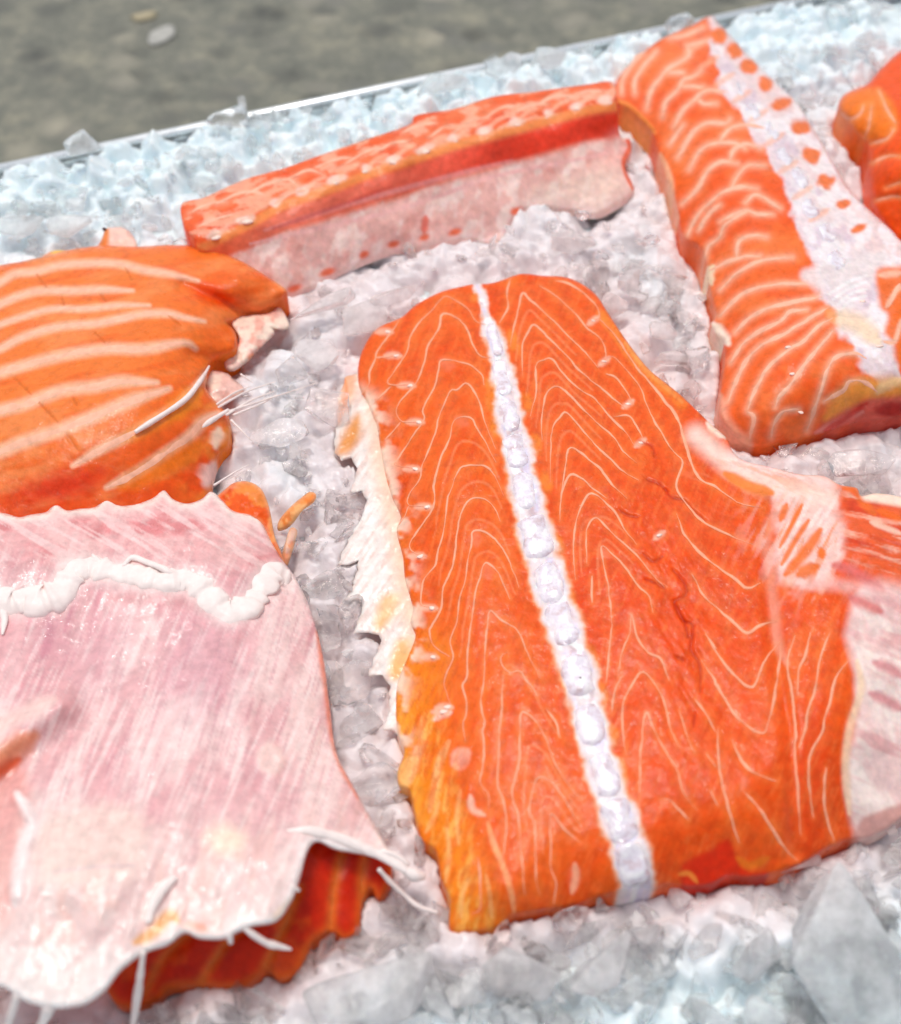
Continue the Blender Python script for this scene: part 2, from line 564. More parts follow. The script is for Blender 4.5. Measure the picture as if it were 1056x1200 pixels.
        F = np.stack([i, i + 5, i + 6, i + 1], 1)
        return mesh_obj(name, V, F, mat, parent)

def tube(name, P, R, mat, parent=None, seg=10, flat=1.0, cols=None, crinkle=0.0):
    P = np.asarray(P, float); n = len(P)
    R = np.broadcast_to(np.asarray(R, float), (n,))
    T = np.gradient(P, axis=0); T /= np.linalg.norm(T, axis=1)[:, None] + 1e-12
    up = np.array([0, 0, 1.0])
    S = np.cross(T, up); S /= np.linalg.norm(S, axis=1)[:, None] + 1e-9
    U = np.cross(S, T)
    a = np.arange(seg) / seg * 2 * math.pi
    ii, jj = np.meshgrid(np.arange(n), np.arange(seg), indexing='ij')
    kk = 1 + crinkle * 2 * (fbm(ii / 5.0, np.minimum(jj, seg - jj) / 1.6 + 7, int(abs(P[0, 0]) * 1e4) % 50, 3)) if crinkle else np.ones((n, seg))
    V = P[:, None] + kk[:, :, None] * R[:, None, None] * (np.cos(a)[None, :, None] * S[:, None] + flat * np.sin(a)[None, :, None] * U[:, None])
    V = V.reshape(-1, 3)
    F = []
    for i in range(n - 1):
        for j in range(seg):
            F.append((i * seg + j, i * seg + (j + 1) % seg, (i + 1) * seg + (j + 1) % seg, (i + 1) * seg + j))
    V = np.concatenate([V, P[:1] - T[:1] * R[0] * 0.5, P[-1:] + T[-1:] * R[-1] * 0.5])
    for j in range(seg):
        F.append((n * seg, (j + 1) % seg, j))
        F.append((n * seg + 1, (n - 1) * seg + j, (n - 1) * seg + (j + 1) % seg))
    c = None if cols is None else np.tile(cols, (len(V), 1)) if np.ndim(cols) == 1 else cols
    return mesh_obj(name, V, F, mat, parent, c)
def px_tube(name, pts, hs, rpx, mat, parent, sheet=None, dz=0.0, flat=1.0, seg=10, cols=None, wob=0.15, step=3.0, crinkle=0.0):
    """tube along photo points at heights hs (mm), radius in photo pixels"""
    pts = list(pts)
    if np.ndim(hs) == 0: hs = [hs] * len(pts)
    if np.ndim(rpx) == 0: rpx = [rpx] * len(pts)
    Q = spline([(p[0], p[1], h, r) for p, h, r in zip(pts, hs, rpx)], step)
    if sheet is not None:
        h = sheet.height(Q[:, 0], Q[:, 1]) + dz + Q[:, 2] * 0
    else: h = Q[:, 2]
    k = np.arange(len(Q))
    R = np.maximum(Q[:, 3], 0.3) * 0.00022 * (1 + wob * 2 * (vnoise(k / 3.0, k * 0 + pts[0][0], 2) - 0.5))
    return tube(name, unproject(Q[:, 0], Q[:, 1], h / 1000), R, mat, parent, seg, flat, cols, crinkle)

def nugget(name, p3, size, mat, parent=None, seed=0, rot=0.0, cols=None):
    """small rounded irregular lump"""
    bm = bmesh.new()
    bmesh.ops.create_icosphere(bm, subdivisions=2, radius=1)
    r = random.Random(seed)
    ph = [r.uniform(0, 6) for _ in range(4)]
    V = []
    c, s = math.cos(rot), math.sin(rot)
    for v in bm.verts:
        k = 1 + 0.16 * math.sin(3 * v.co.x + ph[0]) * math.cos(2.5 * v.co.y + ph[1]) + 0.1 * math.sin(5 * v.co.z + ph[2] + v.co.x * 2)
        x, y, z = v.co.x * k * size[0], v.co.y * k * size[1], v.co.z * k * size[2]
        V.append((x * c - y * s + p3[0], x * s + y * c + p3[1], z + p3[2]))
    F = np.array([[v.index for v in f.verts] for f in bm.faces])
    bm.free()
    cc = None if cols is None else np.tile(cols, (len(V), 1))
    return mesh_obj(name, V, F, mat, parent, cc)

def vertebra(sheet, c, t, half_len, half_w, parent, seed, rise=0.6):
    """waisted spool of bone lying along the spine; c, t in photo pixels"""
    r = random.Random(seed)
    a = np.array(c, float) + np.array([r.uniform(-2.5, 2.5), r.uniform(-3, 3)]); t = np.array(t, float); t /= np.linalg.norm(t)
    half_len *= r.uniform(0.82, 1.05); half_w *= r.uniform(0.82, 1.1)
    e0 = a - t * half_len; e1 = a + t * half_len
    n = np.array([-t[1], t[0]])
    h0 = sheet.at(a[0], a[1], 0)[0]
    A = sheet.at(e0[0], e0[1], 0)[0]; B = sheet.at(e1[0], e1[1], 0)[0]
    w0 = a + n * half_w
    Wd = sheet.at(w0[0], w0[1], 0)[0] - h0
    ax = (B - A) / 2
    hh = 0.0026 * half_w / 24
    NL, NR = 13, 18
    V = []
    ph = r.uniform(0, 6)
    for i in range(NL):
        u = -1 + 2 * i / (NL - 1)
        prof = (0.80 + 0.16 * abs(u)) * math.sqrt(max(0.05, 1 - 0.55 * u ** 4))
        if abs(u) > 0.86: prof *= 1 - 0.4 * ((abs(u) - 0.86) / 0.14) ** 2
        for j in range(NR):
            th = 2 * math.pi * j / NR
            k = prof * (1 + 0.10 * math.sin(3 * th + ph + u * 4) + 0.07 * math.sin(7 * th + u * 7 + ph))
            q = h0 + ax * u + Wd * (math.cos(th) * k)
            q = q + np.array([0, 0, (math.sin(th) * k) * hh + rise * 0.001 - hh * 0.35])
            V.append(q)
    V.append(h0 - ax); V.append(h0 + ax)
    F = []
    for i in range(NL - 1):
        for j in range(NR):
            F.append((i * NR + j, i * NR + (j + 1) % NR, (i + 1) * NR + (j + 1) % NR, (i + 1) * NR + j))
    for j in range(NR):
        F.append((NL * NR, (j + 1) % NR, j)); F.append((NL * NR + 1, (NL - 1) * NR + j, (NL - 1) * NR + (j + 1) % NR))
    return mesh_obj('vertebra', V, F, M_BONE, parent)

def base_of(pts, h=0.0):
    P = np.array(pts); c = P.mean(0)
    return Vector(unproject(c[0], c[1], h).tolist())

# ================================================================== SETTING
GZ = -0.085                                   # the ground under the tray
def build_ground():
    n = 60
    xs = np.linspace(-6, 6, n); X, Y = np.meshgrid(xs, xs + 3)
    V = np.stack([X.ravel(), Y.ravel(), np.full(X.size, GZ)], 1)
    J, I = np.meshgrid(np.arange(n - 1), np.arange(n - 1), indexing='ij')
    a = (J * n + I).ravel()
    o = mesh_obj('pavement', V, np.stack([a, a + 1, a + n + 1, a + n], 1), M_GROUND)
    o['kind'] = 'structure'
    o['label'] = 'grey worn concrete ground behind the tray'
    return o
build_ground()
def ground_px(px, py):
    return unproject(px, py, GZ)
PEB = [((190, 42), (0.010, 0.006, 0.0015), (196, 194, 186), 'pale oval pebble in the concrete behind the tray', 1.2),
       ((170, 20), (0.008, 0.005, 0.0015), (176, 164, 134), 'tan pebble in the concrete near the top edge', 0.4)]
for i, (p, s, c, lb, r) in enumerate(PEB):
    g = ground_px(*p); g[2] += 0.0005
    tag(nugget('pebble', g, s, stone_mat('pebble_stone', c), None, i + 3, r), lb, 'pebble')

# tray frame: u along the far rim, v towards the camera
RZ = 0.002
rA = unproject(0, 195, RZ); rB = unproject(910, 5, RZ)
U = (rB - rA)[:2]; U /= np.linalg.norm(U)
Vv = np.array([U[1], -U[0]])
O2 = rA[:2]
def uv2w(u, v, z):
    u = np.asarray(u, float); v = np.asarray(v, float)
    return np.stack([O2[0] + u * U[0] + v * Vv[0], O2[1] + u * U[1] + v * Vv[1], z + 0 * u], -1)
TU0, TU1, TV1 = -0.16, 0.46, 0.44
def sweep(profile, p0, p1, inward):
    """extrude a (offset, z) profile from p0 to p1; offset positive = inward"""
    V = []
    for p in (p0, p1):
        for o, z in profile:
            V.append((p[0] + inward[0] * o, p[1] + inward[1] * o, z))
    n = len(profile)
    F = [(i, (i + 1) % n, n + (i + 1) % n, n + i) for i in range(n)]
    F += [tuple(range(n))[::-1], tuple(range(n, 2 * n))]
    return V, F
def build_tray():
    c = uv2w((TU0 + TU1) / 2, TV1 / 2, GZ)
    t = thing('metal_tray', 'shallow silvery metal tray filled with crushed ice, thin bright rim', 'tray', c)
    P = [uv2w(TU0, 0, 0)[:2], uv2w(TU1, 0, 0)[:2], uv2w(TU1, TV1, 0)[:2], uv2w(TU0, TV1, 0)[:2]]
    cen = sum(P) / 4
    B = [(p[0], p[1], GZ + 0.001) for p in P] + [(p[0], p[1], GZ + 0.004) for p in P]
    mesh_obj('tray_base', B, [(3, 2, 1, 0), (4, 5, 6, 7), (0, 1, 5, 4), (1, 2, 6, 5), (2, 3, 7, 6), (3, 0, 4, 7)], M_METAL, t, smooth=False)
    for i in range(4):
        a, b = P[i], P[(i + 1) % 4]
        d = (b - a) / np.linalg.norm(b - a); inw = np.array([d[1], -d[0]])
        if np.dot(cen - a, inw) < 0: inw = -inw
        V, F = sweep([(0.0012, GZ + 0.0045), (0.0025, GZ + 0.0045), (0.0025, RZ - 0.0016), (0.0012, RZ - 0.0016)], a, b, inw)
        mesh_obj('side_wall', V, F, M_METAL, t, smooth=False)
        prof = [(0.0011 + 0.0019 * math.cos(k / 14 * 2 * math.pi), RZ + 0.0013 * math.sin(k / 14 * 2 * math.pi)) for k in range(14)]
        V, F = sweep(prof, a, b, inw)
        mesh_obj('rolled_rim', V, F, M_METAL, t)
    return t
build_tray()

# ================================================================== MAIN SALMON FRAME (front, right of centre)
r1 = reg(390, 315, 4.4); r2 = reg(560, 315, 4.4); r3 = reg(390, 570, 4.4); r4 = reg(620, 570, 4.4)
r5 = reg(440, 830, 4.4); r6 = reg(660, 810, 4.4); r7 = reg(816, 480, 4.4); r8 = reg(816, 740, 4.4)

MAIN_OUT = ([(557, 333), (549, 334), (517, 342), (488, 357), (470, 372), (442, 385), (427, 406), (420, 428), (421, 452), (431, 472), (441, 497), (446, 524), (452, 556), (459, 580), (470, 603), (465, 622), (472, 650), (475, 679), (484, 711), (481, 729), (487, 745)]
            + [(478, 770), (466, 800), (464, 830), (466, 858), (474, 880), (466, 904), (468, 920), (480, 926), (485, 948), (494, 984), (511, 997), (517, 1030), (527, 1053), (528, 1089), (556, 1091), (585, 1087), (598, 1074), (613, 1070), (646, 1065), (680, 1059), (710, 1048), (755, 1043), (783, 1036), (805, 1039), (833, 1037), (853, 1027), (878, 1028), (905, 1024), (939, 1011), (961, 999), (980, 989), (998, 983), (1014, 983), (1034, 975), (1056, 960), (1110, 925)]
            + [(1112, 760), (1112, 595), (1056, 582), (1027, 578), (1009, 581), (1004, 572), (984, 568), (966, 558), (939, 556), (907, 548), (873, 540), (858, 528), (852, 514), (830, 494), (800, 465), (783, 451), (760, 432), (737, 403), (714, 369), (696, 343), (667, 326), (635, 323), (610, 321), (580, 331)])
SPINE = [(558, 330), (563, 345), (572, 376), (584, 412), (590, 442), (596, 486), (606, 528), (616, 577), (628, 626), (643, 681), (660, 732), (678, 788), (692, 850), (709, 910), (726, 958), (740, 1005), (749, 1044)]
SPW = [3, 5, 8, 11, 15, 17, 19, 22, 25, 27, 27, 27, 25, 25, 27, 30, 32]

fat_main = [
    # dorsal strip, left of the spine
    r1((790, 285), (740, 270), (700, 210), (640, 165), (575, 145), (510, 215), (450, 270), (395, 360), (380, 430), (310, 540), (285, 585), (330, 600), (400, 600)),
    r1((300, 605), (240, 660), (210, 700)),
    r1((345, 265), (290, 340), (225, 440), (240, 455), (330, 445)),
    r1((225, 455), (190, 530), (190, 590), (150, 650)),
    r1((820, 460), (760, 450), (720, 390), (700, 330), (660, 270), (600, 235), (560, 240), (545, 310), (490, 400), (475, 470), (450, 540), (425, 600), (330, 710), (345, 780), (390, 790), (450, 790)),
    r1((350, 790), (320, 830), (270, 880)),
    r1((780, 600), (770, 550), (720, 500), (640, 475), (560, 475), (545, 520), (525, 610), (465, 720), (470, 780), (400, 880), (330, 990), (320, 1010), (370, 1025), (430, 1030)),
    r1((840, 930), (800, 830), (755, 690), (720, 620), (685, 590), (640, 625), (605, 635), (545, 770), (535, 830), (480, 970), (455, 1030), (450, 1080), (390, 1170)) + r3((395, 95), (490, 105)),
    r3((395, 100), (370, 150), (345, 200)),
    r1((840, 1000), (790, 900), (750, 830), (715, 770), (650, 765), (620, 800), (600, 880), (555, 980), (525, 1100)) + r3((520, 10), (525, 70), (500, 140), (410, 270), (400, 320), (440, 350), (490, 360)),
    r1((880, 1170), (830, 1060), (790, 1020), (750, 1010), (670, 1020), (640, 1060), (600, 1160)) + r3((590, 80), (575, 220), (545, 330), (530, 400), (470, 480), (455, 570), (460, 610), (510, 625), (550, 650)),
    r3((865, 180), (820, 90), (760, 60), (700, 75), (660, 150), (640, 250), (620, 400), (570, 530), (560, 620), (510, 720), (500, 750), (520, 820), (600, 880)),
    r3((960, 520), (900, 360), (810, 250), (730, 230), (715, 290), (695, 400), (680, 500), (650, 600), (640, 700), (605, 800), (620, 880), (580, 980), (580, 1040), (610, 1130)),
    r3((915, 580), (880, 500), (850, 440), (790, 395), (760, 460), (735, 550), (715, 700), (695, 850), (695, 980), (670, 1030), (690, 1110), (685, 1180)) + r5((450, 80), (465, 170)),
    r3((1070, 990), (1000, 850), (950, 740), (870, 690), (815, 640), (800, 700), (785, 850), (780, 1000), (765, 1100)) + r5((550, 20), (565, 80), (550, 120), (560, 200), (555, 300), (540, 380), (580, 440), (585, 520)),
    r3((1060, 1080), (1000, 1000), (965, 950), (915, 960), (880, 930), (865, 880), (900, 855)),
    r3((880, 975), (872, 1060), (870, 1150)) + r5((650, 10), (640, 150), (635, 280), (630, 400), (660, 480), (675, 600), (665, 700), (655, 800)),
    r5((1056, 460), (1000, 400), (930, 290), (870, 140), (820, 60), (755, 20), (745, 130), (740, 280), (705, 430), (735, 540), (745, 650), (760, 850), (770, 960)),
    r5((1056, 600), (980, 480), (920, 390), (860, 355), (820, 380), (800, 480), (795, 540), (820, 600), (825, 750), (830, 900), (850, 960)),
    r5((1056, 690), (980, 630), (905, 545), (905, 700), (905, 820), (930, 900), (920, 1010)),
    r5((880, 0), (930, 70), (950, 150)),
    r5((530, 770), (540, 900), (540, 1030), (500, 1060)),
    # ventral strip, right of the spine
    r2((165, 50), (150, 130), (155, 200), (110, 280)),
    r2((165, 400), (190, 290), (215, 190), (235, 125), (270, 160), (340, 220), (450, 330), (560, 440), (620, 510)),
    r2((320, 85), (400, 140), (500, 230), (560, 300), (640, 370), (660, 440), (640, 490)),
    r2((400, 60), (460, 70), (550, 130), (610, 190), (625, 250), (580, 270)),
    r2((230, 550), (230, 400), (260, 320), (290, 290), (340, 330), (440, 430), (530, 530), (620, 600), (700, 670), (760, 720)),
    r2((660, 540), (710, 560), (760, 620), (800, 690)),
    r2((640, 480), (690, 455), (740, 490), (830, 600), (870, 700), (920, 800), (1000, 930), (1056, 1000)) + r4((760, 0), (830, 110), (900, 180), (1056, 260)) + r7((300, 700)),
    r2((270, 760), (300, 640), (300, 500), (340, 470), (380, 465), (440, 540), (500, 600), (600, 670), (680, 760), (760, 840), (810, 910)),
    r2((700, 760), (780, 760), (830, 830), (850, 870)),
    r2((330, 880), (330, 780), (350, 650), (400, 605), (450, 630), (540, 720), (620, 800), (700, 870), (760, 950), (820, 1000)),
    r2((375, 1100), (375, 950), (385, 820), (430, 760), (460, 745), (530, 820), (600, 900), (680, 980), (760, 1050), (830, 1090)),
    r2((430, 1170), (445, 1060), (470, 930), (520, 940), (580, 990), (640, 1040), (700, 1120), (770, 1180)),
    r4((160, 180), (165, 80), (180, 0), (215, -60), (270, -40), (330, 10), (400, 60)),
    r4((240, 480), (230, 300), (240, 200), (270, 100), (310, 40), (350, 50), (400, 90), (450, 140), (500, 230), (555, 300)),
    r4((300, 400), (295, 280), (305, 200), (345, 160), (400, 210), (470, 280), (560, 360), (640, 460), (700, 520)),
    r4((430, 720), (415, 560), (390, 420), (375, 310), (440, 360), (500, 420), (560, 510), (620, 570), (640, 650)),
    r4((325, 600), (325, 460)),
    r4((400, 1010), (420, 800), (430, 710)),
    r4((460, 980), (480, 860), (520, 760), (530, 660), (560, 780), (620, 860), (680, 890), (720, 1000)),
    r4((425, 1170), (445, 1050), (480, 980)),
    r6((325, 330), (310, 220), (304, 124)) + r4((500, 1080), (580, 960), (640, 1010), (690, 1090)) + r6((539, 124), (555, 200), (600, 290)),
    r6((395, 560), (395, 420), (405, 250), (430, 110), (470, 200), (540, 330), (590, 410), (620, 520), (690, 610)),
    r6((500, 560), (545, 560), (600, 610), (650, 665)),
    r6((600, 100), (640, 230), (680, 320)), r6((680, 40), (740, 120), (790, 220)), r6((740, 320), (790, 390)), r6((760, 510), (800, 590)),
    # flakes running out to the belly
    r2((630, 260), (700, 330), (760, 420), (830, 520), (900, 600), (960, 680), (1030, 770)) + r7((0, 330), (100, 400), (220, 480), (340, 505)),
    r4((760, 140), (800, 240), (860, 320), (940, 390), (1056, 470)) + r7((260, 920), (330, 890)),
    r4((840, 450), (900, 560), (960, 620), (1056, 700)) + r7((260, 1150), (330, 1110), (420, 1090)),
    r4((910, 760), (960, 840)) + r8((60, 30), (120, 130), (200, 230), (290, 285), (350, 160), (430, 50)),
    r4((890, 900), (960, 1000)) + r8((100, 270), (220, 450), (330, 525), (370, 480), (410, 300), (440, 50)),
    r8((180, 560), (260, 700), (340, 745), (415, 770)),
    r8((240, 820), (330, 920), (450, 1110), (520, 1180)),
    r8((510, 20), (470, 160), (490, 300), (510, 500), (510, 650), (540, 1050)),
    r8((590, 0), (560, 130), (530, 200), (520, 330)),
    r8((690, 0), (640, 140), (615, 290), (580, 400), (565, 490), (530, 600)),
    r8((790, 140), (720, 240), (690, 370), (660, 450), (650, 520), (590, 630), (580, 720), (590, 860), (605, 960)),
    r8((670, 700), (660, 820), (670, 950), (710, 1085)),
    r8((110, 500), (120, 700), (150, 850), (220, 1090)),
]
bone_main = [r1((330, 445), (400, 600), (445, 788), (430, 1030), (285, 322)), r3((490, 103), (455, 357), (515, 625), (520, 878), (595, 1135)), r5((355, 15), (440, 212), (580, 490), (500, 520)),
             r2((595, 265), (652, 475), (775, 695), (838, 895)), r4((672, 250),)]
bone_main = [p for g in bone_main for p in g]
bone_main = bone_main[:11] + bone_main[14:]
crack_main = [r4((700, 20), (740, 60), (800, 75), (850, 130), (910, 180)), r4((740, 430), (800, 500), (810, 560), (750, 600), (790, 690), (845, 720), (835, 840), (880, 920), (885, 1060)),
              r4((745, 590), (800, 700), (820, 780)), r4((600, 480), (650, 500), (700, 530)), r4((590, 350), (640, 390), (690, 360)), r4((460, 120), (510, 150), (560, 160)),
              r2((840, 890), (900, 920), (910, 970)), r2((870, 1090), (930, 1110), (980, 1150)), r4((760, 880), (800, 900)), r6((680, 120), (670, 190))]

MAIN_CTRL = [(560, 333, 9), (490, 360, 8), (425, 420, 4), (440, 500, 3.4), (455, 600, 3.4), (475, 720, 3.4), (470, 830, 3), (470, 920, 3.5), (495, 985, 3.5), (530, 1085, 2), (590, 1082, 2.2),
             (500, 430, 10), (520, 560, 11), (545, 700, 11.5), (575, 850, 11), (600, 980, 9.5), (600, 1045, 8),
             (585, 420, 10.5), (610, 550, 11.5), (645, 690, 12), (690, 850, 12), (735, 985, 10.5), (680, 1050, 4), (745, 1034, 6.5), (750, 1043, 3.5),
             (650, 330, 10), (640, 430, 12.5), (690, 550, 14), (720, 700, 14.5), (760, 850, 14), (790, 970, 11.5), (800, 1036, 3.5), (850, 1024, 4),
             (720, 380, 11.5), (780, 460, 12), (850, 515, 13), (800, 560, 15), (840, 700, 15.5), (860, 850, 14.5), (880, 960, 12), (905, 1022, 4),
             (910, 560, 15), (930, 650, 17), (930, 760, 16.5), (950, 880, 15), (965, 990, 5),
             (1000, 600, 16), (1000, 700, 18), (1000, 830, 15.5), (995, 975, 4.5), (1050, 600, 15), (1056, 720, 15), (1056, 850, 10), (1050, 955, 3), (1110, 600, 13), (1112, 760, 10), (1110, 920, 2)]

def spine_w(x, y, sp, wd):
    d, t = seg_dist(x, y, sp)
    return d, np.interp(t, np.linspace(0, 1, len(wd)), wd)
def crack_relief(cracks, depth, w):
    CR = [spline(c, 3) for c in cracks]
    def f(x, y):
        h = np.zeros(x.shape)
        for P in CR:
            lo = P.min(0) - 4 * w; hi = P.max(0) + 4 * w
            idx = np.nonzero((x > lo[0]) & (x < hi[0]) & (y > lo[1]) & (y < hi[1]))[0]
            if len(idx):
                d, _ = seg_dist(x[idx], y[idx], P)
                h[idx] -= depth * np.exp(-(d / w) ** 2)
        return h
    return f
_cr = crack_relief(crack_main, 0.45, 2.2)
def main_extra(x, y):
    h = _cr(x, y)
    # tight wrinkles in the loosened flesh between the strips
    m = np.exp(-(((x - 755) / 42) ** 2 + ((y - 640) / 85) ** 2)) + 0.8 * np.exp(-(((x - 800) / 38) ** 2 + ((y - 790) / 120) ** 2)) + 0.7 * np.exp(-(((x - 750) / 30) ** 2 + ((y - 525) / 30) ** 2))
    u = (x * 0.5 + y * 0.86); v = (x * 0.86 - y * 0.5)
    h = h + m * 0.4 * (fbm(v / 6, u / 24, 41, 3) * 2)
    # shallow trough along the seam to the belly flap
    d, _ = seg_dist(x, y, [(905, 590), (900, 680), (908, 760), (925, 850), (932, 1000)])
    h = h - 1.1 * np.exp(-(d / 9) ** 2)
    # folds of the pale belly skin
    mb = sstep(985, 1015, x + (y - 700) * 0.02)
    h = h + mb * 0.5 * np.sin((y - 0.35 * x) / 13.0 + 3 * fbm(x / 40, y / 40, 8, 2))
    return h
main_sheet = Sheet(MAIN_OUT, MAIN_CTRL, edge=(4, 0.6), noise=(0.4, 34), lines=fat_main, groove=(0.10, 7.0), extra=main_extra)

VC_MAIN = [(578, 396), (590, 440), (596, 485), (606, 528), (616, 577), (628, 627), (643, 681), (660, 732), (678, 788), (692, 850), (709, 908), (726, 960), (741, 1010)]
def paint_main(p, s):
    x, y = p.x, p.y
    p._mix(np.arange(len(x)), sstep(-20, 40, x - np.interp(y, [330, 1040], [560, 750])) * 0.75, (234, 84, 16))
    p.mottle((224, 66, 6), 46, 0.48, 0.68, 0.4, 1, 0.7, 1.6, 20)
    p.mottle((244, 112, 34), 38, 0.5, 0.70, 0.4, 2, 0.6, 1.6, 20)
    # redder, deeper flesh right of the spine
    p.blob(720, 760, 90, 230, (226, 60, 14), 0.5, -18, 0.7)
    p.blob(830, 720, 110, 160, (234, 74, 14), 0.6, 0, 0.7)
    p.blob(690, 680, 22, 34, (214, 44, 6), 0.5, 0, 0.8)
    p.blob(950, 900, 34, 110, (232, 62, 8), 0.8, 4, 0.6)
    p.mottle((240, 108, 70), 20, 0.45, 0.62, 0.5, 9, 0.35, 1.6, -28, mask=np.exp(-(((x - 790) / 60) ** 2 + ((y - 720) / 150) ** 2)))
    p.mottle((240, 104, 40), 12, 0.52, 0.7, 0.35, 3, 0.4, 2.2, 24)
    p.mottle((214, 54, 2), 16, 0.55, 0.7, 0.3, 4, 0.5, 2.2, 16)
    # golden fat towards the fin edge and beside the spine
    d_left = s.sd
    p.stroke([(495, 770), (490, 850), (505, 930), (530, 1000), (555, 1085)], 62, (246, 138, 24), 0.9, 0.8, False)
    p.stroke([(470, 800), (474, 860), (478, 900), (492, 960)], 20, (246, 162, 50), 0.8, 0.7, False)
    p.stroke([(430, 470), (446, 540), (462, 620), (478, 700), (490, 750)], 18, (240, 120, 22), 0.6, 0.7, False)
    p.poly(r5((100, 330), (170, 250), (210, 300), (160, 420), (100, 400)), (250, 196, 120), 0.8)
    p.stroke(r5((240, 50), (230, 200), (180, 380)), 8, (253, 205, 140), 0.8)
    p.stroke(r5((380, 170), (330, 280), (310, 400), (280, 530)), 8, (253, 205, 140), 0.75)
    p.stroke(r5((580, 590), (610, 700), (660, 820), (700, 950), (715, 1050)), 6, (253, 186, 130), 0.9)
    p.stroke(r5((490, 450), (500, 520), (560, 550)), 7, (253, 214, 190), 0.9)
    p.poly(r5((400, 215), (480, 210), (490, 260), (440, 320), (390, 300)), (250, 190, 168), 0.85)
    p.stroke(r5((300, 60), (330, 40), (390, 20)), 7, (254, 226, 210), 0.9)
    gm = np.exp(-((x - np.interp(y, [780, 1090], [478, 556])) / 30) ** 2) * sstep(770, 830, y)
    p.mottle((252, 190, 96), 12, 0.5, 0.64, 0.7, 58, 0.45, 2.0, 14, mask=gm)
    p.mottle((232, 104, 8), 14, 0.52, 0.66, 0.7, 59, 0.45, 2.0, 14, mask=gm)
    for q in (((150, 440), (170, 330), (215, 200)), ((430, 700), (420, 560), (440, 420)), ((360, 900), (380, 760), (370, 620)), ((440, 1080), (450, 960), (480, 880)), ((600, 1080), (590, 960), (570, 860)), ((260, 640), (300, 560), (330, 480))):
        p.stroke(r5(*q), 4, (252, 190, 120), 0.7, 0.8)
    for yy, xx in ((455, 575), (472, 574), (500, 580), (560, 600), (590, 606), (640, 614), (700, 634), (745, 646), (800, 664), (870, 690)):
        p.blob(xx + 2, yy, 9, 15, (240, 142, 40), 0.75, -18)
    for yy, xx in ((400, 602), (470, 618), (520, 628), (565, 640), (638, 655), (700, 668), (768, 694), (812, 706), (860, 718), (900, 728)):
        p.blob(xx, yy, 8, 15, (240, 136, 38), 0.75, -18)
    p.stroke(r2((640, 240), (720, 340), (800, 460), (900, 560), (1010, 650), (1056, 700)), 12, (246, 138, 44), 0.75, 0.5, False)
    p.stroke(r2((760, 380), (850, 500), (960, 600), (1056, 690)), 5, (252, 180, 100), 0.6)
    p.blob(600, 330, 20, 8, (246, 112, 20), 0.6)
    p.blob(560, 348, 12, 8, (246, 150, 50), 0.7)
    # pale halo along every fat line
    a = np.exp(-(s.ld / 2.4) ** 2) * 0.6
    p._mix(np.arange(len(x)), a, (248, 132, 72))
    a = np.exp(-(s.ld / 8) ** 2) * 0.16
    p._mix(np.arange(len(x)), a, (248, 140, 70))
    nz = sstep(0.42, 0.6, fbm(x / 26, y / 26, 66, 2) + 0.5)
    a = np.exp(-((s.ld - 8.5) / 1.3) ** 2) * 0.14 * nz
    p._mix(np.arange(len(x)), a, (250, 142, 88))
    a = sstep(3, 14, s.ld) * 0.25 * sstep(0, 40, x - np.interp(y, [400, 760, 900, 1090], [400, 470, 500, 575]))
    p._mix(np.arange(len(x)), a, (226, 72, 6))
    # fainter seams half way between the strong ones
    for chain in ((9, 10, 11, 12, 13), (14, 17, 18, 19), (23, 26, 29, 31, 32, 33), (35, 36, 37)):
        for a_, b_ in zip(chain, chain[1:]):
            A_ = spline(fat_main[a_], 2.0); B_ = spline(fat_main[b_], 2.0)
            t_ = np.linspace(0, 0.72, 24)
            A_ = A_[(t_ * (len(A_) - 1)).astype(int)]; B_ = B_[(t_ * (len(B_) - 1)).astype(int)]
            p.stroke((A_ + B_) / 2, 2.2, (250, 150, 100), 0.5, 0.6)
    # fine muscle grain
    p.mottle((246, 132, 66), 5, 0.52, 0.72, 0.35, 7, 0.5, 2.6, 22)
    p.mottle((208, 54, 4), 5, 0.54, 0.74, 0.3, 8, 0.5, 2.6, 22)
    # pale ragged tissue where the flesh meets the fin fringe
    m = np.exp(-(s.sd / 15) ** 2) * (x < 520) * sstep(440, 470, y) * (1 - sstep(860, 900, y)) * sstep(0.38, 0.62, fbm(x / 14, y / 14, 77, 3) + 0.5)
    p._mix(np.arange(len(x)), m * 0.9, (252, 222, 200))
    for i, q in enumerate(bone_main):
        sg = -1 if i < 11 else 1
        p.stroke([(q[0] - 14, q[1] + 1), (q[0] - 5, q[1]), (q[0] + 5, q[1] + 1)] if i < 11 else [(q[0] - 6, q[1] + 5), (q[0] + 6, q[1] - 4)], 7 if i < 11 else 6, (252, 186, 158), 0.85, 0.7)
    # wide pale wedges at the tips of the flakes
    for q in (r1((560, 470), (600, 500), (620, 500)), r1((640, 770), (690, 800)), r3((730, 240), (740, 300)), r3((790, 400), (810, 470)), r3((815, 650), (830, 690)), r6((430, 120), (440, 200)), r4((380, 320), (400, 360)), r4((530, 670), (530, 740)), r5((760, 40), (770, 100)), r5((910, 560), (930, 610)), r6((60, 900), (55, 1010)), r4((0, 0), (1, 1))):
        p.stroke(q, 12, (246, 128, 92), 0.5, 0.8)
    p.stroke(r6((60, 890), (65, 960), (45, 1040)), 7, (252, 176, 140), 0.85)
    # spine: white, faintly lilac, with a soft ragged edge
    d, w = spine_w(x, y, SPINE, SPW)
    dv = np.min([np.hypot(x - c[0], y - c[1]) for c in VC_MAIN], axis=0)
    w = w * (0.62 + 0.48 * np.exp(-(dv / 21) ** 2))
    dd = d + 15 * fbm(x / 11, y / 11, 21, 3)
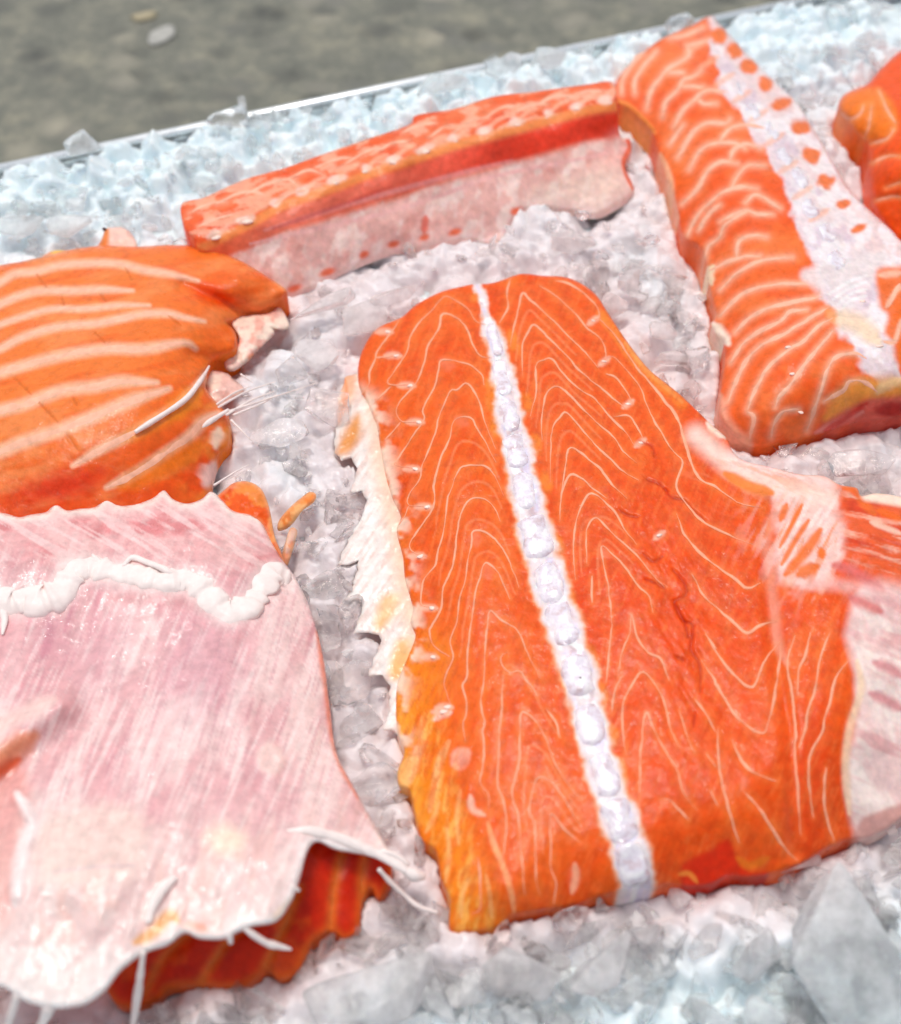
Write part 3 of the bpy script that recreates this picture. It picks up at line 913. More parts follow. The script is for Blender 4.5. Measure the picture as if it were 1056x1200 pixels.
    p._mix(np.arange(len(x)), (1 - sstep(w * 0.95, w * 1.35 + 3, dd)) * 0.75, (250, 176, 120))
    p._mix(np.arange(len(x)), 1 - sstep(w * 0.72, w * 1.12 + 3, dd), (240, 222, 222))
    m = 1 - sstep(w * 0.5, w * 0.9, d)
    p.mottle((206, 172, 178), 12, 0.5, 0.66, 0.7, 33, mask=m)
    p.mottle((224, 216, 238), 14, 0.5, 0.64, 0.7, 34, mask=m)
    p.mottle((255, 252, 250), 8, 0.54, 0.64, 0.8, 35, mask=m)
    # pale sinew seam and streaky pale patch near the belly flap
    p.stroke(r7((470, 500), (390, 560), (360, 680), (375, 800), (400, 1000), (420, 1188)) + r8((445, 120), (470, 170)), 11, (244, 176, 152), 0.55, 0.95, True)
    p.poly(r7((400, 420), (520, 400), (700, 470), (790, 640), (740, 760), (640, 880), (520, 930), (420, 860), (420, 640)), (246, 206, 196), 0.9, 9, 9)
    pm_ = np.exp(-(((x - 950) / 60) ** 2 + ((y - 625) / 62) ** 2))
    p.mottle((240, 128, 60), 18, 0.52, 0.66, 0.75, 55, 0.35, 1.8, 28, mask=pm_)
    p.mottle((253, 232, 224), 16, 0.52, 0.66, 0.7, 56, 0.4, 1.8, 28, mask=pm_)
    for q, w_ in ((((465, 490), (435, 570)), 8), (((545, 490), (490, 600), (430, 710)), 5), (((580, 570), (520, 660), (440, 800)), 6), (((640, 620), (560, 740), (460, 850)), 11), (((530, 850), (570, 830), (620, 810)), 15), (((640, 720), (650, 760)), 9)):
        p.stroke(r7(*q), w_, (240, 112, 26), 0.9, 0.5)
    # white fatty edge at the top right
    p.stroke(r7((0, 130), (100, 220), (200, 300), (350, 370), (520, 400), (680, 440)), 22, (250, 224, 210), 0.85, 0.95, False)
    p.stroke(r7((200, 250), (330, 290), (520, 330), (680, 370)), 18, (250, 220, 212), 0.85, 0.95, False)
    fe = np.exp(-(((x - 890) / 70) ** 2 + ((y - 560) / 30) ** 2))
    p.mottle((244, 160, 120), 14, 0.5, 0.66, 0.6, 57, 2.4, 0.4, 22, mask=fe)
    p.stroke(r7((60, 70), (150, 140)), 10, (250, 226, 205), 0.9)
    p.stroke(r7((150, 330), (260, 390), (390, 430)), 12, (244, 128, 36), 0.85, 0.5)
    # red belly muscle with pink and white streaks
    mk = sstep(980, 1000, x) * (1 - sstep(640, 680, y - (x - 1000) * 0.35))
    p._mix(np.arange(len(x)), mk * 0.9, (232, 98, 52))
    p.mottle((246, 184, 160), 22, 0.46, 0.62, 0.85, 51, 2.6, 0.3, 14, mask=mk)
    p.mottle((214, 60, 28), 26, 0.52, 0.7, 0.8, 52, 2.4, 0.35, 14, mask=mk)
    p.stroke(r7((760, 400), (840, 410), (850, 460), (920, 540)), 10, (236, 110, 40), 0.8)
    p.stroke(r7((880, 440), (1056, 470), (1200, 500)), 13, (250, 226, 206), 0.95, 0.5, False)
    p.stroke(r7((900, 580), (1056, 640)), 6, (252, 200, 176), 0.9)
    p.stroke(r7((940, 520), (1056, 570)), 9, (240, 104, 22), 0.8)
    # pale pink belly skin, right
    mb = sstep(-8, 8, x - np.interp(y, [640, 700, 745, 790, 850, 900, 930, 970, 990], [1060, 1000, 990, 1004, 1004, 992, 992, 1000, 1006])) * sstep(660, 690, y - (x - 1000) * 0.2)
    ix = np.arange(len(x))
    p._mix(ix, mb, (242, 206, 200))
    p.mottle((252, 232, 222), 34, 0.42, 0.66, 0.8, 61, 0.5, 1.8, -22, mask=mb)
    p.mottle((222, 150, 150), 34, 0.54, 0.76, 0.6, 62, 2.2, 0.5, 24, mask=mb)
    for q in (r7((710, 800), (800, 830), (960, 930)), r7((800, 970), (870, 1000), (950, 1040))):
        p.stroke(q, 13, (220, 110, 106), 0.8, 0.8)
    p.stroke(r7((560, 910), (700, 900), (900, 930), (1056, 960)), 14, (240, 196, 190), 0.55, 0.95)
    for q in (r8((900, 320), (970, 350), (1056, 400)), r8((920, 160), (1000, 190), (1056, 230))):
        p.stroke(q, 12, (212, 118, 124), 0.75, 0.8)
    p.stroke(r8((830, 150), (850, 300), (790, 500), (770, 700), (790, 940)), 8, (252, 214, 180), 0.8, 0.7)
    p.poly(r8((860, 960), (960, 920), (1056, 890), (1200, 860), (1200, 900), (1056, 975), (960, 1035), (870, 1075), (810, 1060)), (208, 140, 130), 0.8, 4)
    # cut front edge, deeper red
    p.poly(r6((620, 890), (760, 820), (850, 760), (890, 850), (960, 930), (1056, 930), (1056, 960), (860, 960), (740, 1010), (620, 1010)), (226, 36, 4), 0.85, 4)
    p.stroke(r6((600, 945), (650, 940), (690, 985)), 5, (248, 150, 60), 0.8)
    p.stroke(r6((900, 860), (960, 900), (1056, 860)), 9, (244, 128, 30), 0.7)
    p.stroke(r6((560, 1010), (700, 1012), (860, 965), (960, 965), (1056, 950)), 4, (170, 20, 4), 0.7)
    for c in crack_main: p.stroke(c, 2.4, (184, 38, 8), 0.6, 0.8)

def tip(sheet, pt, parent, seed, r=4.2):
    P = sheet.at(pt[0], pt[1], 0.25)[0]
    k = 0.00022 * r * 0.62
    P[2] -= k * 0.3
    return nugget('bone_tip', P, (k * random.uniform(1.2, 1.7), k * random.uniform(0.7, 1.0), k * 0.35), M_TIP, parent, seed, random.uniform(-0.5, 0.5))

def build_main():
    t = thing('salmon_backbone', 'large orange salmon frame with white spine, lying in the middle at the front', 'fish', base_of([(700, 700)]))
    fl = main_sheet.build('flesh', (238, 98, 20), paint_main, M_FLESH, t, step=1.7)
    for i, l in enumerate(fat_main):
        w = 2.3 if i < 22 else (2.4 if i < 48 else 3.2)
        main_sheet.ribbon('fat_line', l, w, M_FAT, fl, seed=i)
    for i, b in enumerate(bone_main): tip(main_sheet, b, fl, i, 5.0 if i < 11 else 3.6)
    S = spline(SPINE[1:], 2.0)
    L = np.r_[0, np.cumsum(np.linalg.norm(np.diff(S, axis=0), axis=1))]
    vc = VC_MAIN
    for i, c in enumerate(vc):
        a = vc[max(0, i - 1)]; b = vc[min(len(vc) - 1, i + 1)]
        _, w = spine_w(np.array([c[0]]), np.array([c[1]]), SPINE, SPW)
        gap = math.dist(a, b) / (2 if 0 < i < len(vc) - 1 else 1)
        vertebra(main_sheet, c, (b[0] - a[0], b[1] - a[1]), gap * 0.47, float(w[0]) * 0.78, t, i, rise=0.05)
    for i, (q, h) in enumerate(((r4((268, 988))[0], 0),)):
        P = main_sheet.at(q[0], q[1], 1.15)[0]
        k = 0.00042
        nugget('blood_spot', P, (k, k * 0.8, k * 0.5), M_DARK, t, i)
    # white serrated fin fringe along the left edge
    fringe = ([(436, 440), (424, 436), (404, 442), (396, 470), (394, 497), (392, 528), (400, 540), (412, 536), (419, 549), (409, 579), (424, 575), (430, 585), (426, 600), (408, 636), (396, 661), (408, 662), (421, 656), (415, 684), (403, 706), (423, 704), (424, 718), (414, 743), (429, 741), (444, 744), (447, 750), (442, 765), (431, 793), (449, 791), (458, 806), (456, 827), (450, 856), (461, 856), (474, 870)]
              + [(492, 850), (512, 800), (510, 750), (498, 700), (488, 640), (484, 600), (470, 540), (462, 490), (450, 450)])
    fr = []
    rj = random.Random(3)
    for a, b in zip(fringe, fringe[1:] + fringe[:1]):
        fr.append(a)
        L_ = math.dist(a, b)
        if a[0] < 462 and b[0] < 462 and L_ > 10:
            for f in np.arange(0.25, 0.95, max(0.16, 5.0 / L_)):
                o_ = rj.uniform(-2.6, 1.2)
                fr.append((a[0] + (b[0] - a[0]) * f + o_, a[1] + (b[1] - a[1]) * f + rj.uniform(-1, 1)))
    fringe = fr
    fs = Sheet(fringe, [(404, 442, 1.6), (394, 520, 1.0), (409, 579, 0.8), (396, 661, 0.8), (404, 706, 0.8), (415, 742, 0.8), (432, 792, 0.8), (452, 855, 1.0), (440, 480, 2.8), (450, 560, 2.8), (462, 640, 2.9), (470, 720, 2.9), (480, 790, 2.6), (490, 850, 2.2)],
               edge=(5, 0.3), noise=(0.5, 12), smooth_outline=False)
    def pf(p, s):
        p.mottle((254, 246, 240), 16, 0.42, 0.64, 0.8, 5, 0.35, 2.2, 35)
        p.mottle((232, 196, 184), 12, 0.52, 0.68, 0.6, 6, 0.3, 2.4, 35)
        p.poly(r1((40, 560), (120, 540), (120, 640), (60, 740), (20, 800), (25, 700)), (246, 168, 112), 0.8, 7)
        p.stroke(r1((60, 560), (70, 640), (30, 780)), 3, (240, 130, 60), 0.6)
        p.poly(r1((130, 740), (150, 840), (100, 930), (25, 965), (40, 880)), (228, 142, 44), 0.95, 7)
        p.poly(r3((260, 560), (350, 560), (330, 650), (250, 740), (215, 710)), (248, 190, 120), 0.8, 7)
        p.poly(r3((330, 800), (405, 790), (400, 900), (340, 1000), (290, 960)), (246, 184, 104), 0.9, 7)
        p.poly(r3((380, 1040), (480, 1040), (460, 1180), (330, 1188)), (244, 156, 36), 0.9)
        p.stroke([(436, 450), (444, 500), (452, 560), (466, 620), (476, 690), (490, 750)], 26, (250, 206, 176), 0.8, 0.9, False)
    o = fs.build('fin_fringe', (244, 228, 220), pf, M_MEMB, t, step=1.5, thick=0.7)
    o['label'] = 'white ragged serrated fin fringe'
    return t
M_DARK = tissue_mat('dark_blood', sss=0.0, rough=0.3, colour=(70, 24, 30))
build_main()

# ================================================================== UPPER RIGHT SALMON FRAME
rA_ = reg(710, 10, 4.4); rB_ = reg(816, 240, 4.0); rC_ = reg(900, 40, 4.615)
UR_OUT = ([(833, 18), (810, 30), (778, 44), (753, 62), (735, 78), (722, 96), (721, 119), (739, 130), (755, 146), (764, 156), (770, 174), (778, 201), (788, 226), (794, 249), (800, 278), (816, 288), (826, 305), (831, 335), (838, 370), (832, 380), (838, 392), (848, 402), (848, 430), (843, 465), (844, 490), (861, 512), (881, 525), (898, 524), (941, 515), (971, 506), (1006, 496), (1056, 489), (1110, 482)]
          + [(1112, 380), (1105, 322), (1056, 282), (1047, 272), (1021, 248), (1004, 232), (987, 209), (967, 174), (950, 145), (933, 119), (908, 96), (889, 76), (871, 58), (855, 40), (841, 26)])
UR_SPINE = [(836, 50), (848, 72), (862, 98), (880, 124), (900, 150), (920, 180), (936, 212), (952, 244), (968, 274), (984, 304), (998, 338), (1012, 372), (1026, 408), (1040, 440)]
UR_SPW = [6, 10, 13, 16, 18, 18, 18, 21, 26, 30, 32, 30, 22, 16]
fat_ur = [
    rA_((80, 440), (90, 360), (150, 270), (190, 230)), rA_((150, 440), (150, 370), (200, 290), (260, 220)),
    rA_((210, 520), (230, 430), (280, 360), (320, 310), (370, 280), (430, 240), (420, 190)), rA_((290, 560), (310, 480), (370, 420), (400, 370), (450, 350), (490, 320)),
    rA_((320, 330), (400, 330)), rA_((390, 400), (500, 405)), rA_((350, 610), (400, 520), (460, 470), (490, 440), (540, 420), (630, 430)),
    rA_((370, 770), (420, 680), (470, 620), (530, 590), (620, 590), (640, 570)), rA_((480, 470), (510, 490), (570, 490)), rA_((330, 700), (370, 640), (400, 600)),
    rA_((430, 830), (480, 740), (540, 700), (650, 690), (720, 720)), rA_((590, 680), (640, 620), (720, 600), (860, 620)),
    rA_((390, 1010), (470, 930), (530, 830), (600, 790), (680, 800)), rA_((640, 780), (660, 730), (720, 700), (800, 720)),
    rA_((420, 1170), (470, 1070), (560, 980), (620, 940), (700, 920), (780, 930)), rA_((650, 920), (680, 860), (730, 810), (820, 810)),
    rA_((590, 1100), (640, 1070), (720, 1040), (780, 1060), (860, 1060)), rA_((720, 1000), (780, 960), (900, 1030)),
    rB_((10, 120), (60, 40), (110, 0)), rB_((40, 250), (60, 190), (110, 150), (130, 100), (180, 60), (240, 30)), rB_((190, 250), (200, 170), (260, 145), (330, 150)),
    rB_((60, 310), (140, 270), (220, 245), (300, 240)), rB_((110, 400), (180, 330), (260, 280), (330, 255), (450, 245)), rB_((110, 520), (200, 430), (290, 390), (400, 370), (520, 370)),
    rB_((180, 600), (250, 530), (350, 480), (480, 450), (590, 430)), rB_((160, 740), (220, 650), (300, 590), (400, 540), (440, 500), (520, 490)),
    rB_((150, 920), (180, 840), (230, 740), (300, 660), (420, 600), (550, 520), (620, 480)), rB_((240, 960), (280, 860), (340, 760), (430, 680), (500, 640), (570, 570), (640, 530)),
    rB_((370, 950), (390, 900), (450, 830), (530, 720), (580, 660), (640, 590)), rB_((520, 1060), (560, 940), (590, 850), (620, 760), (660, 710), (740, 695), (800, 720)),
    rB_((250, 1100), (270, 1000), (240, 970)), rB_((350, 1090), (370, 1020), (410, 970), (480, 960)), rB_((600, 920), (690, 870), (720, 830), (790, 830), (850, 880)),
    rA_((430, 190), (500, 170), (540, 160)), rA_((330, 150), (400, 140), (500, 100)),
    rB_((900, 480), (940, 390), (960, 370)), rB_((880, 640), (930, 640), (960, 560)),
]
UR_CTRL = [(833, 18, 12), (778, 44, 12), (735, 78, 10), (721, 119, 7), (764, 156, 7), (788, 226, 7), (816, 290, 7), (838, 375, 7), (845, 430, 7), (845, 490, 6), (881, 523, 2), (941, 513, 2.5), (1006, 494, 3), (1056, 488, 3), (1110, 482, 3),
           (790, 100, 15), (830, 170, 16.5), (860, 250, 17), (885, 330, 17), (900, 400, 17), (915, 460, 15), (900, 500, 9), (960, 480, 11), (1020, 462, 12), (1060, 455, 12),
           (850, 80, 15), (890, 140, 16), (930, 200, 16.5), (970, 280, 17), (1005, 360, 17), (1035, 430, 16), (870, 60, 12), (930, 120, 12), (970, 180, 12), (1021, 250, 12), (1056, 284, 12), (1110, 325, 12), (1080, 400, 16)]
ur_sheet = Sheet(UR_OUT, UR_CTRL, edge=(6, 1.1), noise=(0.5, 26), lines=fat_ur, groove=(0.12, 7))
UR_DOTS = [(844, 41), (862, 58), (880, 78), (900, 98), (919, 121), (939, 148), (954, 181), (971, 211), (991, 237), (1008, 267)]
def paint_ur(p, s):
    x, y = p.x, p.y; ix = np.arange(len(x))
    p.mottle((240, 86, 22), 40, 0.44, 0.62, 0.7, 11)
    p.mottle((250, 132, 66), 36, 0.5, 0.7, 0.5, 12)
    p._mix(ix, np.exp(-(s.ld / 4.2) ** 2) * 0.9, (250, 178, 146))
    p._mix(ix, np.exp(-(s.ld / 9) ** 2) * 0.25, (250, 160, 120))
    # white membrane over the spine and the rib side
    d, w = spine_w(x, y, UR_SPINE, UR_SPW)
    dd = d + 22 * fbm(x / 14, y / 14, 23, 3)
    p._mix(ix, 1 - sstep(w * 0.9, w * 1.15 + 3, dd), (236, 214, 216))
    right = sstep(-4, 6, x - np.interp(y, [15, 50, 100, 150, 200, 250, 300], [826, 838, 872, 905, 930, 958, 985])) * (1 - sstep(270, 320, y - (x - 1000) * 0.8))
    p._mix(ix, right * 0.95, (238, 214, 212))
    p.mottle((250, 240, 240), 18, 0.45, 0.6, 0.7, 13, mask=np.maximum(right, 1 - sstep(w * 0.8, w, d)))
    p.mottle((214, 190, 204), 16, 0.52, 0.66, 0.6, 14, mask=1 - sstep(w * 0.8, w, d))
    for i in range(9):     # faint orange rays between the ribs
        c = UR_DOTS[i]
        p.stroke([(c[0] - 42, c[1] + 22), (c[0] - 20, c[1] + 8)], 6, (248, 176, 140), 0.65, 0.7)
    for i, c in enumerate(UR_DOTS):
        a = 0 if i < 8 else -20
        p.blob(c[0] - 2, c[1] + 1, 11 + (i in (4, 5, 6)) * 2, 10 if i < 8 else 6, (240, 112, 24), 0.95, a, 0.35, 0.5)
    # translucent pale skin with cream streaks lower down
    p.stroke(rB_((520, 330), (640, 340), (760, 300), (860, 250)), 34, (238, 222, 220), 0.9, 0.6)
    for k in range(4): p.stroke(rB_((620 + 20 * k, 420 + 25 * k), (720, 360 + 30 * k), (800, 330 + 32 * k)), 3, (250, 244, 242), 0.8)
    p.stroke(rB_((640, 520), (760, 560), (850, 640)), 22, (246, 214, 180), 0.85, 0.7)
    p.stroke(rB_((620, 480), (640, 540)), 12, (246, 140, 60), 0.7, 0.7)
    # orange strip on the far right
    p.poly(rB_((850, 310), (960, 290), (1150, 300), (1150, 800), (1000, 800), (940, 740), (920, 640), (880, 600), (900, 520), (860, 470)), (242, 110, 34), 0.95, 5)
    p.stroke(rB_((860, 330), (960, 320)), 7, (251, 190, 160), 0.9)
    p.stroke(rB_((890, 480), (940, 400), (970, 380)), 5, (251, 190, 160), 0.9); p.stroke(rB_((880, 640), (930, 640), (960, 540)), 5, (251, 190, 160), 0.9)
    # golden fat by the cut end
    p.stroke(rB_((620, 1000), (700, 920), (780, 870), (900, 860), (1000, 850)), 26, (246, 164, 70), 0.85, 0.7)
    p.stroke(rB_((850, 880), (880, 850), (960, 820)), 10, (250, 206, 150), 0.8)
    # cut end: pink and dark red
    p.poly(rB_((540, 1075), (620, 1010), (760, 930), (860, 905), (1150, 890), (1150, 1020), (760, 1030), (620, 1070)), (214, 92, 78), 0.9, 4)
    p.stroke(rB_((560, 1070), (680, 1010), (780, 970)), 6, (232, 150, 140), 0.7)
    p.blob(*rB_((915, 960))[0], 24, 10, (176, 26, 18), 0.95, -8)
    p.stroke(rB_((600, 1060), (700, 1000), (800, 930)), 6, (206, 36, 14), 0.8)
    # cream rind on the left edge
    p.stroke(rB_((80, 290), (60, 320), (70, 370)), 9, (252, 226, 190), 0.9)
    p.stroke(rB_((80, 560), (110, 600), (150, 650)), 13, (253, 234, 214), 0.95)
    p.stroke(rB_((110, 900), (120, 1000), (180, 1080), (250, 1130)), 16, (248, 196, 170), 0.7, 0.8)
    p.stroke(rA_((70, 480), (130, 520), (200, 590), (250, 640)), 8, (250, 170, 90), 0.8)
    p.stroke(rA_((280, 750), (330, 880), (340, 1000), (370, 1080)), 7, (252, 200, 160), 0.8)
def build_ur():
    t = thing('salmon_backbone', 'striped salmon frame with a row of orange dots beside its spine, at the upper right', 'fish', base_of([(900, 300)]))
    fl = ur_sheet.build('flesh', (242, 104, 36), paint_ur, M_FLESH, t, step=1.9)
    for i, l in enumerate(fat_ur): ur_sheet.ribbon('fat_line', l, 4.8, M_FAT2, fl, seed=i + 200, proud=0.07, sink=-0.05)
    for i, b in enumerate(rB_((430, 665), (450, 790), (490, 970), (780, 450), (860, 660))): tip(ur_sheet, b, fl, i + 40, 4.5)
    vc = [(866, 104), (884, 130), (902, 155), (919, 181), (935, 210), (951, 242), (967, 273), (983, 304)]
    for i, c in enumerate(vc):
        a = vc[max(0, i - 1)]; b = vc[min(len(vc) - 1, i + 1)]
        gap = math.dist(a, b) / (2 if 0 < i < len(vc) - 1 else 1)
        vertebra(ur_sheet, c, (b[0] - a[0], b[1] - a[1]), gap * 0.40, 8 + i * 0.8, t, i + 50, rise=-0.35)
    return t
build_ur()

# ================================================================== UPPER MIDDLE BACKBONE PIECE
rD_ = reg(200, 80, 3.771); rE_ = reg(460, 70, 3.52)
UM_OUT = [(213, 239), (240, 231), (287, 210), (333, 197), (386, 178), (439, 160), (480, 146), (488, 135), (534, 127), (579, 113), (630, 107), (687, 99), (718, 97), (723, 125), (727, 160), (738, 163), (740, 178), (732, 195), (743, 223), (724, 238), (699, 251), (667, 246), (619, 244), (598, 262), (582, 284), (545, 281), (505, 290), (460, 296), (428, 306), (396, 322), (362, 339), (338, 346), (300, 330), (270, 310), (234, 293), (229, 281), (216, 266)]
UM_EDGE = [(222, 284), (234, 289), (287, 263), (333, 238), (386, 219), (439, 199), (480, 186), (531, 168), (588, 153), (645, 138), (687, 127), (722, 122)]
UM_CTRL = [(213, 239, 14), (287, 210, 15), (386, 178, 16), (480, 146, 17), (579, 113, 17), (687, 99, 17), (718, 97, 17),
           (234, 280, 15), (287, 254, 17), (386, 212, 18), (480, 180, 19), (588, 148, 19), (687, 122, 19), (720, 116, 18),
           (250, 300, 10), (310, 292, 9), (400, 256, 9.5), (480, 226, 10), (588, 190, 10), (700, 160, 10),
           (330, 320, 4), (400, 292, 4), (470, 268, 4.5), (560, 240, 5), (640, 215, 5), (720, 195, 5),
           (338, 345, -1.5), (396, 320, -1.5), (460, 295, -1.5), (545, 280, -1.5), (600, 260, -1.2), (660, 246, -0.8), (700, 250, -0.8), (740, 222, 0), (735, 170, 4)]
um_lines = [rD_((80, 640), (160, 600), (250, 590)), rD_((200, 600), (280, 560), (360, 545), (420, 560)), rD_((330, 560), (430, 510), (520, 490), (570, 530)), rD_((500, 500), (580, 460), (620, 450), (680, 470)),
            rD_((640, 440), (740, 400), (800, 395)), rD_((760, 430), (860, 370), (930, 350)), rD_((900, 370), (980, 330), (1050, 320)), rD_((120, 700), (220, 660), (300, 640)), rD_((460, 600), (540, 550), (600, 540)),
            rE_((40, 300), (110, 270), (180, 260)), rE_((150, 320), (210, 280), (260, 270)), rE_((250, 300), (330, 250), (400, 240)), rE_((370, 250), (440, 200), (520, 190)), rE_((500, 220), (560, 190), (640, 180)), rE_((600, 180), (680, 150), (760, 150)), rE_((720, 160), (800, 130), (880, 130))]
um_sheet = Sheet(UM_OUT, UM_CTRL, edge=(3, 0.4), noise=(0.5, 22), lines=um_lines, groove=(0.5, 5))
def paint_um(p, s):
    x, y = p.x, p.y; ix = np.arange(len(x))
    E = spline(UM_EDGE, 4)
    ye = np.interp(x, E[:, 0], E[:, 1])
    below = y - ye                                   # pixels under the front edge
    wall = sstep(-2, 3, below)
    p.mottle((246, 128, 80), 24, 0.46, 0.62, 0.7, 15, 1.6, 0.7, -16)
    p.mottle((228, 70, 16), 22, 0.52, 0.68, 0.6, 16, 1.6, 0.7, -16)
    p._mix(ix, np.exp(-(s.ld / 3.2) ** 2) * 0.6 * (1 - wall), (252, 170, 136))
    p.mottle((252, 180, 148), 10, 0.52, 0.62, 0.75, 45, 2.2, 0.6, -18, mask=(1 - wall))
    # golden rim, red recess, pink membrane
    p._mix(ix, sstep(-6, 0, below) * (1 - sstep(4, 14, below)) * 0.7, (250, 160, 90))
    L = np.interp(x, [230, 330, 460, 560, 700], [26, 38, 46, 46, 44])      # depth of the recess
    redm = sstep(6, 14, below) * (1 - sstep(L * 0.75, L, below))
    redc = np.interp(x, [280, 460, 560, 620], [0, 0.35, 0.85, 1])
    p._mix(ix, redm, (240, 130, 104))
    p._mix(ix, redm * redc * 0.85, (240, 50, 14))
    p._mix(ix, redm * np.interp(x, [220, 260, 330], [1, 0.6, 0]), (236, 96, 28))
    mem = sstep(L * 0.8, L * 1.05, below)
    p._mix(ix, mem, (240, 188, 178))
    p.mottle((252, 224, 214), 20, 0.45, 0.62, 0.8, 17, 0.6, 1.2, 15, mask=mem)
    p.mottle((232, 156, 142), 26, 0.54, 0.74, 0.5, 18, 0.5, 1.2, 15, mask=mem)
    p.poly([(620, 225), (700, 195), (735, 200), (742, 222), (700, 250), (665, 246), (620, 240)], (248, 222, 206), 0.7, 16, 6)
    p.stroke([(293, 286), (340, 275), (400, 262), (460, 247), (520, 228), (574, 208), (640, 194), (710, 180)], 4, (246, 190, 184), 0.9)
    p.stroke([(310, 270), (400, 242), (470, 222), (540, 203), (600, 188)], 5, (238, 160, 156), 0.7)
    p.stroke([(320, 268), (400, 240), (460, 218)], 4, (206, 70, 60), 0.6)
    p.stroke([(499, 254), (497, 272)], 8, (226, 88, 60), 0.8)
    p._mix(ix, np.exp(-(s.sd / 12) ** 2) * sstep(20, 40, below) * 0.4, (240, 214, 210))
    for q in ((345, 338, 10), (384, 319, 12), (427, 298, 7), (461, 286, 9), (498, 278, 8), (533, 272, 9), (605, 247, 9)):
        p.blob(q[0], q[1], q[2], 5, (236, 92, 30), 0.85, -20, 0.6)
    p.stroke([(733, 160), (738, 172), (731, 192), (742, 222)], 5, (232, 92, 40), 0.9)
    for i, f in enumerate(np.linspace(0.07, 0.985, 14)):
        q = E[int(f * (len(E) - 1))]
        p.blob(q[0], q[1] - 6, 10 + 3 * math.sin(i * 2.1), 5.5, (253, 214, 196), 0.9, -18, 0.6, 0.6)
        p.stroke([(q[0] + 4, q[1] - 8), (q[0] + 14, q[1] - 17), (q[0] + 26, q[1] - 22)], 4, (252, 184, 152), 0.7, 0.8)
def build_um():
    t = thing('backbone_piece', 'long narrow salmon piece with red recess and pink membrane beside the far rim', 'fish', base_of([(480, 230)]))
    fl = um_sheet.build('flesh', (240, 100, 46), paint_um, M_FLESH, t, step=1.9)
    for i, l in enumerate(um_lines): um_sheet.ribbon('fat_line', l, 3.6, M_FAT2, fl, seed=i + 300)
    E = spline(UM_EDGE, 1.0)
    for i, f in enumerate(np.linspace(0.07, 0.985, 14)):
        q = E[int(f * (len(E) - 1))]
        P = um_sheet.at(q[0], q[1] - 5, 0.4)[0]
        k = 0.00022 * random.uniform(4, 7)
        P[2] -= 0.0009
        nugget('bone_stub', P, (k * random.uniform(0.9, 1.5), k * random.uniform(0.6, 0.9), k * 0.35), M_TIP, t, i + 60, 0.35 + random.uniform(-0.3, 0.3))
    return t
build_um()

# ================================================================== LEFT FAN OF BELLY FLAKES
rG_ = reg(0, 260, 3.53); rH_ = reg(180, 260, 3.53)
FAN_OUT = [(-45, 325), (0, 311), (28, 306), (57, 299), (85, 292), (119, 288), (159, 289), (200, 287), (237, 290), (279, 304), (313, 324), (335, 339), (334, 347), (322, 357), (302, 368), (280, 374), (266, 378), (274, 386), (278, 398), (276, 411), (262, 419), (247, 428), (238, 444), (246, 462), (256, 474), (268, 487), (271, 510), (269, 525), (258, 534), (251, 548), (245, 582), (230, 604), (120, 616), (0, 622), (-45, 622)]
stripes = [
    (rG_((-150, 330), (0, 250), (60, 215), (150, 205), (250, 180), (400, 170), (500, 175), (600, 200), (700, 215), (820, 245)), 7.5),
    (rG_((-150, 420), (0, 340), (100, 300), (180, 285), (300, 285), (420, 280), (550, 285)), 7.5),
    (rG_((-150, 490), (0, 425), (120, 385), (220, 360), (350, 360), (500, 345), (620, 345)), 6),
    (rG_((-150, 590), (0, 525), (100, 475), (240, 435), (400, 420), (500, 400), (600, 380), (700, 380), (760, 395), (847, 412)), 7.5),
    (rG_((-150, 680), (0, 625), (150, 580), (300, 545), (450, 525), (600, 525), (760, 500), (810, 525)), 10),
    (rG_((-150, 820), (0, 780), (100, 755), (250, 700), (400, 680), (500, 660), (650, 665)), 11),
    (rG_((-150, 1000), (0, 950), (100, 910), (250, 860), (400, 800), (520, 750), (600, 720), (700, 690)), 12),
    (rG_((300, 1010), (400, 950), (520, 890), (640, 820), (760, 740), (847, 630)), 9),
    (rG_((440, 1100), (560, 1040), (680, 960), (780, 890), (847, 820)) + rH_((270, 790),), 10),
]
FAN_CTRL = [(-45, 325, 9), (57, 300, 10), (159, 290, 12), (237, 291, 12), (300, 318, 12), (335, 342, 9), (320, 356, 7), (280, 374, 6), (276, 400, 9), (260, 420, 8), (240, 445, 11), (268, 490, 5), (270, 523, 2), (250, 560, 2), (240, 600, 2),
            (-45, 450, 15), (0, 400, 15), (80, 380, 17), (160, 380, 18), (230, 390, 15), (0, 500, 17), (80, 480, 19), (160, 470, 19), (220, 470, 14), (60, 560, 14), (150, 550, 13), (220, 540, 8), (0, 600, 10), (100, 610, 8), (-45, 620, 10), (280, 335, 13), (200, 320, 15)]
fan_lines = [s[0] for s in stripes]
ticks = [rG_((150, 215), (195, 272)), rG_((255, 308), (266, 348)), rG_((390, 455), (432, 497)), rG_((60, 645), (130, 715)), rG_((150, 735), (240, 830)), rG_((275, 880), (322, 945)), rG_((415, 300), (440, 330)), rG_((700, 390), (750, 430)), rG_((300, 725), (320, 760)), rG_((520, 190), (545, 240))]
_tk = crack_relief(ticks, 0.3, 2.4)
def fan_extra(x, y):
    h = _tk(x, y)
    # fingertips: each flake ends rounded, with a step down to the next one
    for P, dep in (([(215, 335), (250, 350), (285, 366), (300, 374)], 2.2), ([(225, 416), (252, 424)], 1.6)):
        d, _ = seg_dist(x, y, P)
        h = h - dep * np.exp(-(d / 9) ** 2)
    return h
fan_sheet = Sheet(FAN_OUT, FAN_CTRL, edge=(12, 2.4), noise=(0.4, 36), lines=fan_lines, groove=(0.0, 9.0), extra=fan_extra)
